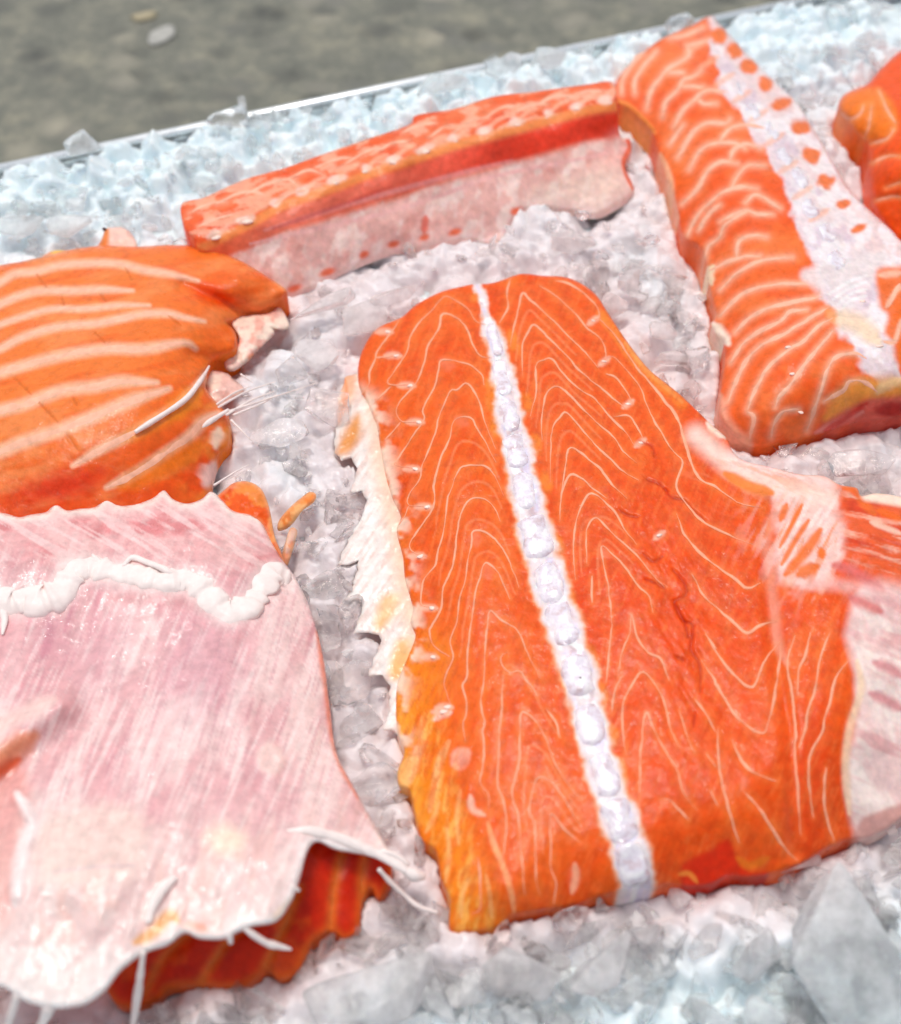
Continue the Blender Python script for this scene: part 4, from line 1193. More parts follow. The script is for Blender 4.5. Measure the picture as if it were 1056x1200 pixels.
def paint_fan(p, s):
    x, y = p.x, p.y; ix = np.arange(len(x))
    p._mix(ix, sstep(140, 300, x + (y - 400) * 0.2) * 0.8, (238, 98, 18))
    p._mix(ix, sstep(480, 590, y + (x - 100) * 0.25) * 0.75, (228, 66, 6))
    p.mottle((246, 146, 84), 40, 0.46, 0.66, 0.6, 19, 1.8, 0.6, -12)
    p.mottle((234, 88, 20), 22, 0.54, 0.7, 0.4, 20, 2.2, 0.4, -12)
    p.blob(70, 570, 70, 22, (222, 34, 2), 0.8, -14, 0.8)
    p.blob(250, 345, 34, 14, (236, 64, 8), 0.8, 25, 0.8)
    p.blob(200, 320, 24, 8, (238, 66, 8), 0.6, 15, 0.8)
    p.mottle((248, 156, 60), 30, 0.46, 0.66, 0.6, 22, 1.2, 0.8, -30, mask=sstep(190, 250, x) * sstep(380, 430, y))
    for q, w in stripes: p.stroke(q, w * 1.3, (250, 186, 150), 0.95, 0.6)
    p.stroke(rG_((700, 800), (820, 700)), 22, (246, 150, 36), 0.7, 0.8)
    p.stroke(rG_((500, 900), (640, 830), (780, 760)), 16, (244, 140, 34), 0.7, 0.8)
    p.stroke(rG_((500, 1090), (680, 1010), (820, 920)), 24, (240, 126, 24), 0.7, 0.8)
    p.stroke(rH_((270, 860), (260, 930)), 14, (250, 220, 196), 0.85, 0.7); p.stroke(rH_((250, 1010), (220, 1080)), 22, (248, 214, 204), 0.85, 0.8)
    p.blob(*rH_((295, 940))[0], 10, 12, (240, 128, 30), 0.9)
    p.stroke(rH_((500, 230), (550, 280)), 7, (250, 160, 100), 0.8)
    for q in ticks: p.stroke(q, 2.4, (206, 98, 24), 0.55, 0.8)
def build_fan():
    t = thing('belly_strip', 'thick orange salmon belly with broad pale stripes ending in rounded fingers, at the left edge', 'fish', base_of([(120, 450)]))
    fl = fan_sheet.build('flesh', (242, 124, 50), paint_fan, M_FLESH, t, step=1.9)
    for i, (q, w) in enumerate(stripes): fan_sheet.ribbon('fat_stripe', q, w * 0.95, M_FAT2, fl, proud=0.05, seed=i + 400, jit=0.35, sink=-0.06)
    # pale pin bones lifting off the flakes
    px_tube('pin_bone', rG_((560, 870), (640, 820), (760, 740), (820, 670)) + rH_((230, 597),), [0, 0, 0, 0, 0], [2.4, 3.2, 3.6, 3.2, 1.4], M_WHITE, t, fan_sheet, 0.6)
    px_tube('pin_bone', rH_((40, 985), (130, 900), (220, 835), (310, 778)), [9, 9, 8, 6.5], [2.5, 4.0, 4.0, 2.0], M_WHITE, t)
    fib = [((255, 775), (380, 705), (505, 660)), ((290, 790), (480, 730), (680, 665)), ((300, 800), (400, 740), (500, 700)), ((240, 770), (330, 710), (400, 680)), ((320, 820), (400, 900)), ((250, 1090), (330, 1040), (395, 1005)), ((360, 630), (410, 665)), ((330, 800), (450, 750), (510, 715))]
    for i, f in enumerate(fib):
        px_tube('sinew_thread', rH_(*f), [6.5 - 1.2 * k for k in range(len(f))], [1.7] + [1.2] * (len(f) - 2) + [0.5], M_WHITE, t, seg=6)
    # torn membrane beside the fingertips
    sc = [rH_((320, 405), (400, 385), (480, 375), (520, 350), (560, 420), (540, 445), (490, 440), (500, 460), (430, 530), (395, 570), (330, 615), (295, 600), (300, 560), (345, 520), (352, 470)),
          rH_((225, 620), (300, 625), (330, 650), (375, 690), (330, 730), (250, 775), (225, 720))]
    for i, q in enumerate(sc):
        P = np.array(q); c = P.mean(0)
        ss = Sheet(q, [(c[0], c[1], 5.5 - i), (P[:, 0].max(), c[1] - 8, 3), (P[:, 0].min(), c[1], 5), (c[0], P[:, 1].max(), 2.5), (c[0], P[:, 1].min(), 4)], edge=(5, 0.6), noise=(1.0, 12), foot=False)
        def pm(p, s):
            p.mottle((252, 226, 206), 14, 0.42, 0.6, 0.9, 21 + i); p.mottle((236, 150, 130), 16, 0.55, 0.7, 0.7, 25 + i)
            p.blob(rH_((410, 560))[0][0], rH_((410, 560))[0][1], 8, 6, (236, 110, 40), 0.7)
        ss.build('torn_membrane', (244, 196, 182), pm, M_MEMB, t, step=1.8, thick=1.0)
    return t
build_fan()

# ================================================================== LOWER LEFT BELLY FLAP
rI_ = reg(0, 560, 2.779); rJ_ = reg(0, 880, 3.52); rK_ = reg(260, 880, 3.75)
FLAP_OUT = [(-45, 604), (0, 601), (22, 606), (36, 603), (54, 600), (65, 591), (78, 598), (94, 596), (112, 594), (125, 584), (140, 592), (156, 591), (178, 584), (191, 574), (203, 585), (219, 590), (236, 585), (248, 576), (262, 588), (274, 599), (302, 607), (317, 632), (331, 656), (343, 672), (360, 704), (372, 740), (380, 776), (387, 830), (394, 880), (409, 912), (431, 952), (452, 990), (462, 1004)]
FLAP_OUT += [(447, 1004), (420, 1000), (393, 995), (372, 986), (361, 996), (353, 1024), (347, 1043), (340, 1058), (324, 1079), (295, 1085), (276, 1093), (260, 1100), (233, 1099), (216, 1093), (196, 1107), (170, 1116), (142, 1136), (122, 1161), (97, 1177), (62, 1181), (34, 1175), (17, 1164), (0, 1155), (-45, 1145)]
FLAP_CTRL = [(-45, 604, 12), (60, 598, 11), (160, 592, 10), (248, 580, 8.5), (302, 607, 6), (331, 656, 5), (360, 704, 4), (380, 776, 4), (394, 880, 5), (431, 952, 7), (460, 1002, 9),
             (40, 660, 14), (160, 660, 13), (260, 660, 11), (40, 720, 13), (160, 720, 12.5), (270, 720, 11), (330, 720, 8),
             (20, 800, 15), (120, 800, 13), (220, 800, 13.5), (310, 800, 11), (355, 830, 8), (20, 900, 17), (120, 920, 17), (220, 920, 17.5), (310, 910, 15), (370, 930, 12),
             (20, 1040, 21), (100, 1040, 22), (190, 1020, 21), (280, 1000, 19.5), (340, 990, 17), (400, 985, 13), (60, 1130, 22), (110, 1160, 20), (170, 1100, 20), (240, 1085, 20), (320, 1070, 19), (-45, 900, 17), (-45, 1100, 20)]
def flap_extra(x, y):
    h = 0.16 * fbm((x * 0.94 + y * 0.34) / 9, (y * 0.94 - x * 0.34) / 75, 71, 3) * 2 + 1.8 * fbm((x * 0.94 + y * 0.34) / 50, (y * 0.94 - x * 0.34) / 150, 72, 3) * 2      # long soft creases
    # rolled lobe at the left edge
    d, t = seg_dist(x, y, [(-30, 900), (10, 868), (45, 842), (68, 825)])
    h = h + 4.5 * np.exp(-(d / 20) ** 2) - 0.5 * np.exp(-((d - 34) / 14) ** 2)
    # raised oval patch and the thick pale pad at the bottom
    h = h + 0.6 * (1 - sstep(0.5, 1.15, np.hypot((x - 317) / 19, (y - 890) / 24)))
    h = h + 0.7 * (1 - sstep(0.6, 1.15, np.hypot((x - 108) / 74, (y - 1010) / 66) + 0.5 * fbm(x / 30, y / 30, 6, 3)))
    d, _ = seg_dist(x, y, [(22, 935), (40, 965), (28, 1000), (20, 1050)])
    h = h + 1.2 * np.exp(-(d / 8) ** 2)
    # shallow groove under the white cord
    d, _ = seg_dist(x, y, CORD)
    h = h - 1.0 * np.exp(-((d) / 10) ** 2)
    return h
CORD = rI_((-80, 385), (0, 395), (40, 410), (90, 390), (140, 400), (200, 370), (240, 310), (300, 300), (380, 312), (450, 322), (540, 338), (620, 340), (680, 390), (740, 440), (800, 420), (840, 370), (880, 315), (935, 330))
flap_sheet = Sheet(FLAP_OUT, FLAP_CTRL, edge=(7, 1.0), noise=(0.6, 40), extra=flap_extra)
def paint_flap(p, s):
    x, y = p.x, p.y; ix = np.arange(len(x))
    p.mottle((250, 220, 214), 40, 0.40, 0.62, 0.8, 81, 0.7, 2.2, 22)
    p.mottle((224, 156, 162), 70, 0.46, 0.70, 0.5, 82, 0.9, 1.7, 16)
    p.mottle((254, 236, 230), 9, 0.52, 0.70, 0.5, 83, 0.35, 6, 24)
    p.mottle((206, 132, 144), 8, 0.56, 0.72, 0.4, 88, 0.35, 6, 16)
    top = 1 - sstep(640, 680, y + (x - 160) * -0.05)
    p._mix(ix, top * 0.6, (236, 176, 172))
    p.mottle((218, 120, 122), 40, 0.5, 0.66, 0.75, 84, 1.4, 0.7, 0, mask=top)
    p.mottle((248, 214, 210), 12, 0.5, 0.64, 0.7, 85, 4.0, 0.4, 30, mask=top)
    # whiter towards the open end
    low = sstep(920, 1060, y + (x - 150) * 0.1)
    p._mix(ix, low * 0.6, (242, 216, 208))
    p.mottle((250, 232, 224), 30, 0.46, 0.66, 0.5, 86, mask=low)
    p.mottle((246, 198, 186), 26, 0.54, 0.7, 0.6, 87, 0.6, 1.8, 8, mask=low)
    p.poly([(40, 990), (60, 955), (110, 942), (155, 948), (176, 985), (160, 1030), (100, 1040), (50, 1030)], (244, 218, 204), 0.6, 14, 8)
    p.stroke([(62, 1022), (110, 1016), (160, 1014)], 3, (222, 196, 196), 0.6)
    p.poly([(20, 1120), (60, 1140), (130, 1110), (122, 1160), (62, 1181), (20, 1166)], (246, 234, 228), 0.6, 14, 6)
    p.poly([(0, 880), (20, 880), (40, 960), (18, 1040), (8, 1090), (-45, 1100), (-45, 900)], (232, 164, 154), 0.7, 10)
    p.stroke([(20, 930), (38, 962), (26, 1000), (18, 1060)], 16, (253, 238, 234), 0.9, 0.7)
    p.blob(265, 985, 28, 22, (253, 232, 206), 0.8, 20, 0.8)
    p.blob(317, 890, 17, 22, (250, 218, 208), 0.8, 0, 0.4)
    p.blob(235, 790, 62, 80, (216, 160, 170), 0.5, 10, 0.9); p.blob(120, 770, 40, 60, (214, 154, 164), 0.4, 10, 0.9); p.blob(60, 745, 30, 40, (206, 140, 152), 0.45, 0, 0.9)
    p._mix(ix, sstep(1050, 1130, y - (x - 60) * 0.25) * 0.35, (248, 236, 230))
    # orange showing through at the fold and along the lip
    p.stroke([(-30, 908), (8, 884), (40, 862)], 26, (240, 146, 92), 0.8, 0.9)
    p.stroke([(-30, 920), (0, 905), (22, 890)], 14, (228, 84, 20), 0.9, 0.9)
    p.stroke([(-20, 860), (30, 836), (62, 820)], 20, (250, 214, 204), 0.8, 0.9)
    p.stroke(rJ_((560, 790), (620, 760), (700, 680), (730, 700)), 14, (242, 166, 70), 0.85, 0.7)
    p.stroke(rJ_((760, 720), (850, 740)), 12, (244, 150, 110), 0.8, 0.8)
    p.stroke(rK_((330, 640), (270, 700), (230, 750)), 9, (236, 176, 90), 0.85, 0.7)
    p.stroke([(372, 740), (382, 800), (394, 880), (420, 935)], 7, (238, 128, 92), 0.8, 0.9)
    p.stroke([(54, 700), (58, 745), (50, 770)], 8, (196, 116, 134), 0.6, 0.9); p.stroke([(88, 700), (76, 740)], 5, (198, 120, 136), 0.5, 0.9)
    p.stroke([(130, 700), (220, 705), (290, 725)], 16, (216, 148, 148), 0.55, 0.9)
    p.stroke(CORD, 30, (250, 226, 220), 0.85, 0.8, False)
    # white lip
    a = np.exp(-(s.sd / 9) ** 2) * sstep(960, 990, y) * 0.8
    p._mix(ix, a, (254, 246, 242))
    a = np.exp(-(s.sd / 8) ** 2) * (1 - sstep(610, 625, y)) * 0.9
    p._mix(ix, a, (252, 236, 226))
flap_sheet.under = lambda p: np.tile(lin((224, 92, 40)), (len(p.x), 1))

UND_OUT = [(456, 1036), (444, 1053), (434, 1040), (424, 1060), (420, 1090), (404, 1100), (388, 1090), (376, 1096), (364, 1106), (350, 1136), (329, 1147), (313, 1136), (300, 1146), (287, 1154), (260, 1157), (241, 1154), (199, 1157), (182, 1172), (148, 1180), (131, 1170), (120, 1140), (130, 1100), (180, 1070), (250, 1050), (320, 1030), (345, 985), (372, 955), (410, 970), (440, 985), (458, 1010)]
UND_CTRL = [(456, 1036, 1), (444, 1053, 0.6), (404, 1100, 0.6), (364, 1106, 0.8), (329, 1147, 0.6), (260, 1157, 0.6), (199, 1157, 0.6), (140, 1176, 0.6), (120, 1140, 4), (150, 1100, 8), (250, 1060, 9), (330, 1030, 9), (372, 960, 9), (440, 985, 6), (400, 1040, 4.5), (330, 1090, 4.0), (250, 1110, 4.5), (180, 1130, 3.5)]
und_lines = [[(404, 985), (392, 1040), (388, 1085)], [(430, 990), (424, 1030), (426, 1055)], [(350, 1040), (336, 1080), (312, 1130)], [(290, 1080), (262, 1110), (236, 1150)], [(220, 1095), (190, 1125), (170, 1165)]]
und_sheet = Sheet(UND_OUT, UND_CTRL, edge=(10, 0.6), noise=(0.4, 24), lines=und_lines, groove=(1.2, 8))
def paint_und(p, s):
    p.mottle((196, 28, 2), 36, 0.42, 0.62, 0.8, 91)  # deep red of the shade under the flap, put into the flesh colour
    p.mottle((238, 100, 24), 30, 0.55, 0.72, 0.4, 92)
    ix = np.arange(len(p.x))
    p._mix(ix, np.exp(-(s.ld / 6) ** 2) * 0.75, (236, 128, 52))
    p._mix(ix, np.exp(-(s.sd / 7) ** 2) * 0.6, (226, 112, 34))
M_SINEW = M_WHITE
def build_flap():
    t = thing('belly_flap', 'pale pink salmon belly flap with a wavy white cord, orange underside showing, lower left', 'fish', base_of([(190, 880)]))
    flap_sheet.build('membrane', (230, 178, 178), paint_flap, M_MEMB, t, step=1.9, thick=2.2)
    u = und_sheet.build('underside_flesh', (214, 44, 6), paint_und, M_FLESH, t, step=2.0)
    u['label'] = 'orange flesh under the lifted lip, its deep red shade painted in'
    # side of the flap going down to the ice on the right
    n = len(CORD)
    px_tube('white_cord', CORD, 0, [14, 18, 19, 20, 22, 19, 14, 17, 11, 17, 16, 14, 16, 18, 19, 16, 18, 11], M_WHITE, t, flap_sheet, 0.1, flat=0.45, wob=0.3, seg=22, crinkle=0.2, step=2.0)
    px_tube('cord_loop', rI_((300, 250), (320, 270), (345, 300)), 0, [1.5, 3.5, 4.5], M_WHITE, t, flap_sheet, 0.5, flat=0.7)
    px_tube('cord_loop', rI_((400, 290), (430, 260), (480, 275), (540, 300), (575, 325)), 0, [2, 3.5, 4, 4, 3], M_WHITE, t, flap_sheet, 0.6, flat=0.7)
    px_tube('cord_loop', rI_((5, 420), (15, 460), (8, 510)), 0, [4, 3.5, 1.5], M_WHITE, t, flap_sheet, 0.5, flat=0.7)
    px_tube('lip_roll', rJ_((725, 520), (670, 570), (630, 640), (610, 710)), 0, [3, 5.5, 5, 3], M_WHITE, t, flap_sheet, 0.5, flat=0.8)
    px_tube('lip_roll', rK_((200, 360), (320, 350), (400, 352), (520, 385), (620, 425), (720, 470), (810, 525)), [15.5, 16.0, 15.2, 13.0, 11.3, 10.0, 8.8], [0.4, 2.5, 4.5, 5, 5.2, 4.5, 4], M_WHITE, t, None, flat=0.6)
    fib = [(rK_((700, 440), (770, 465), (820, 500)), [10.5, 9.5, 8.5], [3, 3.5, 2]), (rK_((800, 520), (845, 548), (890, 552)), [8.6, 7.5, 6.5], [4, 6.5, 3]),
           (rK_((690, 520), (740, 575), (800, 630), (860, 680), (950, 712)), [9, 6, 3.5, 2.5, 2], [2.4, 2.6, 2.4, 2.4, 1.4]), (rK_((100, 780), (150, 815), (200, 845), (250, 858), (305, 872)), [19, 17, 15, 13.5, 12], [2.2, 3.2, 3.4, 3.2, 1.2]),
           (rK_((30, 800), (40, 845)), [19.5, 17.5], [3.5, 2]), (rK_((300, 600), (340, 612)), [18, 16.5], [3.5, 2]), (rK_((315, 560), (335, 550)), [18, 16.5], [2.5, 1.5]),
           (rJ_((592, 830), (578, 930), (565, 1025), (550, 1120), (540, 1160)), [19.5, 14, 8, 4, 2], [2.4, 3.2, 3.6, 2.6, 2]), (rJ_((75, 1000), (50, 1080), (30, 1140)), [20, 14, 9], [4, 3.4, 3]), (rJ_((205, 1050), (185, 1100), (160, 1150)), [19, 14, 9], [5, 4.5, 5])]
    for q, h, r in fib: px_tube('sinew_thread', q, h, r, M_WHITE, t, seg=8)
    curls = [(rI_((690, 80), (730, 40), (765, 15), (810, 12), (850, 35), (872, 80), (884, 130), (895, 190), (915, 240), (925, 275), (905, 270), (880, 215), (850, 150), (815, 130), (770, 125), (730, 105)), 6.5, (238, 92, 22), (248, 150, 70)),
             (rI_((1010, 45), (1030, 55), (1020, 80), (985, 105), (955, 145), (930, 165), (905, 170), (908, 140), (940, 100), (980, 65)), 3.0, (240, 132, 50), (250, 186, 120)),
             (rI_((945, 165), (968, 170), (962, 205), (950, 245), (935, 285), (915, 270), (925, 225)), 2.5, (240, 150, 110), (250, 206, 190))]
    for q, h, c1, c2 in curls:
        P = np.array(q); c = P.mean(0)
        ss = Sheet(q, [(c[0], c[1], h), (P[:, 0].min(), c[1], h - 1), (P[:, 0].max(), c[1], h - 2), (c[0], P[:, 1].max(), h - 2.5), (c[0], P[:, 1].min(), h - 0.5)], edge=(4, 0.5), noise=(0.9, 12), foot=False)
        def pc(p, s):
            p.mottle(c2, 14, 0.45, 0.62, 0.8, 31)
            p._mix(np.arange(len(p.x)), np.exp(-(s.sd / 3) ** 2) * 0.5, (252, 190, 150))
        ss.build('curled_flesh', c1, pc, M_FLESH, t, step=1.6, thick=0.8)
    return t
build_flap()

# ================================================================== FAR RIGHT SALMON PIECE AND A SMALL SCRAP
def build_edge_piece():
    out = [(984, 131), (983, 121), (989, 111), (1003, 104), (1017, 98), (1030, 83), (1047, 66), (1062, 56), (1115, 30), (1120, 180), (1118, 340), (1080, 320), (1052, 285), (1034, 262), (1024, 246), (1018, 213), (1017, 186), (1014, 168), (1002, 156), (993, 143)]
    ln = [rC_((390, 420), (440, 460), (500, 430), (520, 380)), rC_((560, 590), (640, 570), (690, 510)), rC_((600, 300), (640, 400), (690, 480)), rC_((640, 830), (720, 800)), rC_((560, 700), (640, 660), (720, 660)), rC_((580, 900), (660, 880), (720, 880)), rC_((520, 560), (550, 480), (560, 380))]
    s = Sheet(out, [(984, 128, 9), (1003, 104, 11), (1030, 83, 12), (1062, 56, 13), (1115, 30, 13), (1010, 130, 14), (1040, 130, 17), (1100, 130, 18), (1016, 175, 8), (1020, 215, 6), (1030, 250, 4), (1052, 284, 3), (1045, 200, 14), (1100, 230, 16), (1118, 340, 5)], edge=(10, 2.2), noise=(0.6, 22), lines=ln, groove=(0.9, 6))
    t = thing('salmon_chunk', 'bright orange salmon chunk cut off by the right edge of the photo', 'fish', base_of([(1060, 170)]))
    def pt(p, s):
        p.mottle((242, 86, 10), 28, 0.44, 0.62, 0.8, 95)
        p.poly(rC_((390, 420), (400, 340), (520, 290), (620, 310), (700, 420), (690, 520), (600, 570), (500, 570)), (244, 130, 34), 0.8, 5)
        p._mix(np.arange(len(p.x)), np.exp(-(s.ld / 3.5) ** 2) * 0.6, (252, 166, 100))
    fl = s.build('flesh', (240, 84, 16), pt, M_FLESH, t, step=2.0)
    for i, l in enumerate(ln): s.ribbon('fat_line', l, 3.6, M_FAT, fl, seed=i + 500)
    return t
build_edge_piece()
def build_scrap():
    q = rG_((180, 150), (195, 130), (225, 118), (330, 115), (400, 100), (425, 60), (440, 28), (500, 22), (545, 50), (570, 105), (560, 160), (380, 170))
    s = Sheet(q, [(q[6][0], q[6][1], 9), (q[9][0], q[9][1], 8), (q[0][0], q[0][1], 5), (q[3][0], q[3][1], 6), (q[10][0], q[10][1], 7), (q[11][0], q[11][1], 6)], edge=(6, 1.2), noise=(0.6, 14), foot=False)
    t = thing('flesh_scrap', 'small pinkish orange flesh scrap sticking up behind the striped belly strip', 'fish', base_of([(125, 285)]))
    def pt(p, s):
        p.stroke(rG_((440, 30), (430, 70), (410, 110), (300, 130), (190, 145)), 12, (242, 130, 40), 0.95, 0.6)
        p.stroke(rG_((215, 125), (260, 122)), 6, (250, 200, 80), 0.8)
    s.build('flesh', (248, 204, 186), pt, M_FLESH, t, step=1.8)
    P = s.at(*rG_((432, 30))[0], 0.5)[0]
    nugget('dark_tip', P, (0.0007, 0.0006, 0.0005), M_DARK, t, 5)
build_scrap()

# ================================================================== CRUSHED ICE
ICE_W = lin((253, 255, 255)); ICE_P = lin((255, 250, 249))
BED_W = lin((234, 246, 250)); BED_P = lin((230, 218, 218))  # P tints: juice stain plus light bounced off the flesh, painted in
OUT_ALL = OUTL
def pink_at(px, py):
    """how much pink the ice takes from fish juice and painted-in colour bleed: strong beside the pieces, none towards the rim"""
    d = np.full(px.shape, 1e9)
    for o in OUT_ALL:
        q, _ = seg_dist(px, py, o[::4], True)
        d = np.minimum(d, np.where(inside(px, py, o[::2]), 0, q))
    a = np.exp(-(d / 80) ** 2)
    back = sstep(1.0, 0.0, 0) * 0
    # distance from the far rim line: no pink there
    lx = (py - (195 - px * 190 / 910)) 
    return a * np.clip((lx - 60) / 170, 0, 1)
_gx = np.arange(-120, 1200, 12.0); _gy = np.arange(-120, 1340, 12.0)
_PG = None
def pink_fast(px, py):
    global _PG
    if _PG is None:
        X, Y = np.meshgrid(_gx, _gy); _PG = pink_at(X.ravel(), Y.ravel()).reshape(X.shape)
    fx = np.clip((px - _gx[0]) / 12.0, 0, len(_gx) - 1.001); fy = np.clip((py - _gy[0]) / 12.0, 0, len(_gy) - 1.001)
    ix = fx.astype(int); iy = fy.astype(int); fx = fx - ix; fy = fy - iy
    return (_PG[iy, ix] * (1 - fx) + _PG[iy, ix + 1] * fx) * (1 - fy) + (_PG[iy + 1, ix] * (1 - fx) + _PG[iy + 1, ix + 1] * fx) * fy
def in_foot(x, y, grow=0.0):
    r = np.zeros(x.shape, bool)
    for f in FOOT:
        lo = f.min(0); hi = f.max(0)
        idx = np.nonzero((x >= lo[0]) & (x <= hi[0]) & (y >= lo[1]) & (y <= hi[1]))[0]
        if len(idx): r[idx] |= inside(x[idx], y[idx], f[::3])
    return r
def bed_z(u, v):
    """height of the packed ice, metres"""
    z = -0.0022 + 0.0035 * fbm(u / 0.03, v / 0.03, 101, 3) * 2
    z = z + (0.0035 + 0.003 * sstep(0.08, 0.16, u) * (1 - sstep(0.20, 0.26, u))) * np.exp(-((v - 0.018) / 0.022) ** 2)
    z = z - 0.003 * np.exp(-(v / 0.004) ** 2)
    return z
def chip_relief(u, v, cell, seed, amp):
    """upper envelope of many tilted domes: chips frozen together, no gaps"""
    iu = np.floor(u / cell).astype(np.int64); iv = np.floor(v / cell).astype(np.int64)
    best = np.full(u.shape, -1e9)
    for du in (-1, 0, 1):
        for dv in (-1, 0, 1):
            a, b = iu + du, iv + dv
            cu = (a + hash2(a, b, seed)) * cell; cv = (b + hash2(a, b, seed + 1)) * cell
            th = hash2(a, b, seed + 2) * math.pi
            x = u - cu; y = v - cv
            p = (x * np.cos(th) + y * np.sin(th)) / cell; q = (-x * np.sin(th) + y * np.cos(th)) / cell
            h = hash2(a, b, seed + 3) * 0.9 + (hash2(a, b, seed + 4) - 0.5) * 2.2 * p + (hash2(a, b, seed + 5) - 0.5) * 2.2 * q
            h = h - 1.2 * np.maximum(np.abs(p) - 0.42, 0) * 3 - 1.4 * np.maximum(np.abs(q) - 0.28, 0) * 3 - 0.1 * (p * p + q * q)
            best = np.maximum(best, h)
    return best * amp
def build_bed():
    du = 0.00068
    us = np.arange(-0.05, 0.335, du); vs = np.arange(0.0032, 0.385, du)
    X, Y = np.meshgrid(us, vs)
    u, v = X.ravel(), Y.ravel()
    wu = u + 0.0016 * fbm(u / 0.004, v / 0.004, 121, 2); wv = v + 0.0016 * fbm(u / 0.004, v / 0.004, 131, 2)
    far = np.exp(-(v / 0.05) ** 2)
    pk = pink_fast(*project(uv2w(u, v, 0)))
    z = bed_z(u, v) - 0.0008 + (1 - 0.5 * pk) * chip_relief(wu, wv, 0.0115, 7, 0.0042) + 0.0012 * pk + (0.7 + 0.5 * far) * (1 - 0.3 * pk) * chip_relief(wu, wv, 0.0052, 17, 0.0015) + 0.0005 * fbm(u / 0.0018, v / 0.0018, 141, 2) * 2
    P = uv2w(u, v, 0); P[:, 2] = z
    # keep it under the fish: pressed down inside each footprint
    px, py = project(P)
    ins = in_foot(P[:, 0], P[:, 1])
    P[ins, 2] = np.minimum(P[ins, 2], -0.0028)
    q = np.arange(0, len(u), 1)
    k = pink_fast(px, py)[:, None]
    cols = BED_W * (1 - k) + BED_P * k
    n = len(us)
    J, I = np.meshgrid(np.arange(len(vs) - 1), np.arange(n - 1), indexing='ij')
    a = (J * n + I).ravel()
    o = mesh_obj('packed_ice', P, np.stack([a, a + n, a + n + 1, a + 1], 1), M_BED, None, cols)
    o['kind'] = 'stuff'
    o['label'] = 'packed wet ice filling the tray under the fish'; o['category'] = 'ice'
    # coarse ice out of view to the tray walls
    us = np.arange(TU0 + 0.004, TU1 - 0.003, 0.006); vs = np.arange(0.0035, TV1 - 0.003, 0.006)
    X, Y = np.meshgrid(us, vs); u, v = X.ravel(), Y.ravel()
    P = uv2w(u, v, 0); P[:, 2] = np.minimum(bed_z(u, v), -0.002) - 0.004
    n = len(us)
    J, I = np.meshgrid(np.arange(len(vs) - 1), np.arange(n - 1), indexing='ij'); a = (J * n + I).ravel()
    o = mesh_obj('ice_base', P, np.stack([a, a + n, a + n + 1, a + 1], 1), M_BED, None, np.tile(BED_W, (len(u), 1)))
    o['kind'] = 'stuff'; o['label'] = 'ice lying deeper in the tray, out to its walls'; o['category'] = 'ice'
build_bed()

def hull_shape(r, npts=11, bevel=0.0):
    """sharp convex splinter"""
    bm = bmesh.new()
    Q = r.normal(size=(npts, 3)); Q /= np.linalg.norm(Q, axis=1)[:, None]; Q *= r.uniform(0.7, 1.0, (npts, 1))
    for q in Q: bm.verts.new(q)
    g = bmesh.ops.convex_hull(bm, input=bm.verts)
    bmesh.ops.delete(bm, geom=[v for v in bm.verts if not v.link_faces], context='VERTS')
    bmesh.ops.dissolve_limit(bm, angle_limit=0.25, verts=bm.verts, edges=bm.edges)
    if bevel:
        bmesh.ops.bevel(bm, geom=list(bm.edges), offset=bevel, segments=3, profile=0.6, affect='EDGES', clamp_overlap=True)
    bmesh.ops.triangulate(bm, faces=bm.faces)
    bmesh.ops.recalc_face_normals(bm, faces=bm.faces)
    bm.verts.index_update()
    V = np.array([v.co[:] for v in bm.verts]); F = np.array([[v.index for v in f.verts] for f in bm.faces]); bm.free()
    return V, F
PROTO = [hull_shape(np.random.default_rng(1000 + i), 8 + i % 7, 0.0 if i % 3 else 0.07) for i in range(36)]
def rot_mat(r):
    q = r.normal(size=4); q /= np.linalg.norm(q); w, x, y, z = q
    return np.array([[1 - 2 * (y * y + z * z), 2 * (x * y - z * w), 2 * (x * z + y * w)], [2 * (x * y + z * w), 1 - 2 * (x * x + z * z), 2 * (y * z - x * w)], [2 * (x * z - y * w), 2 * (y * z + x * w), 1 - 2 * (x * x + y * y)]])
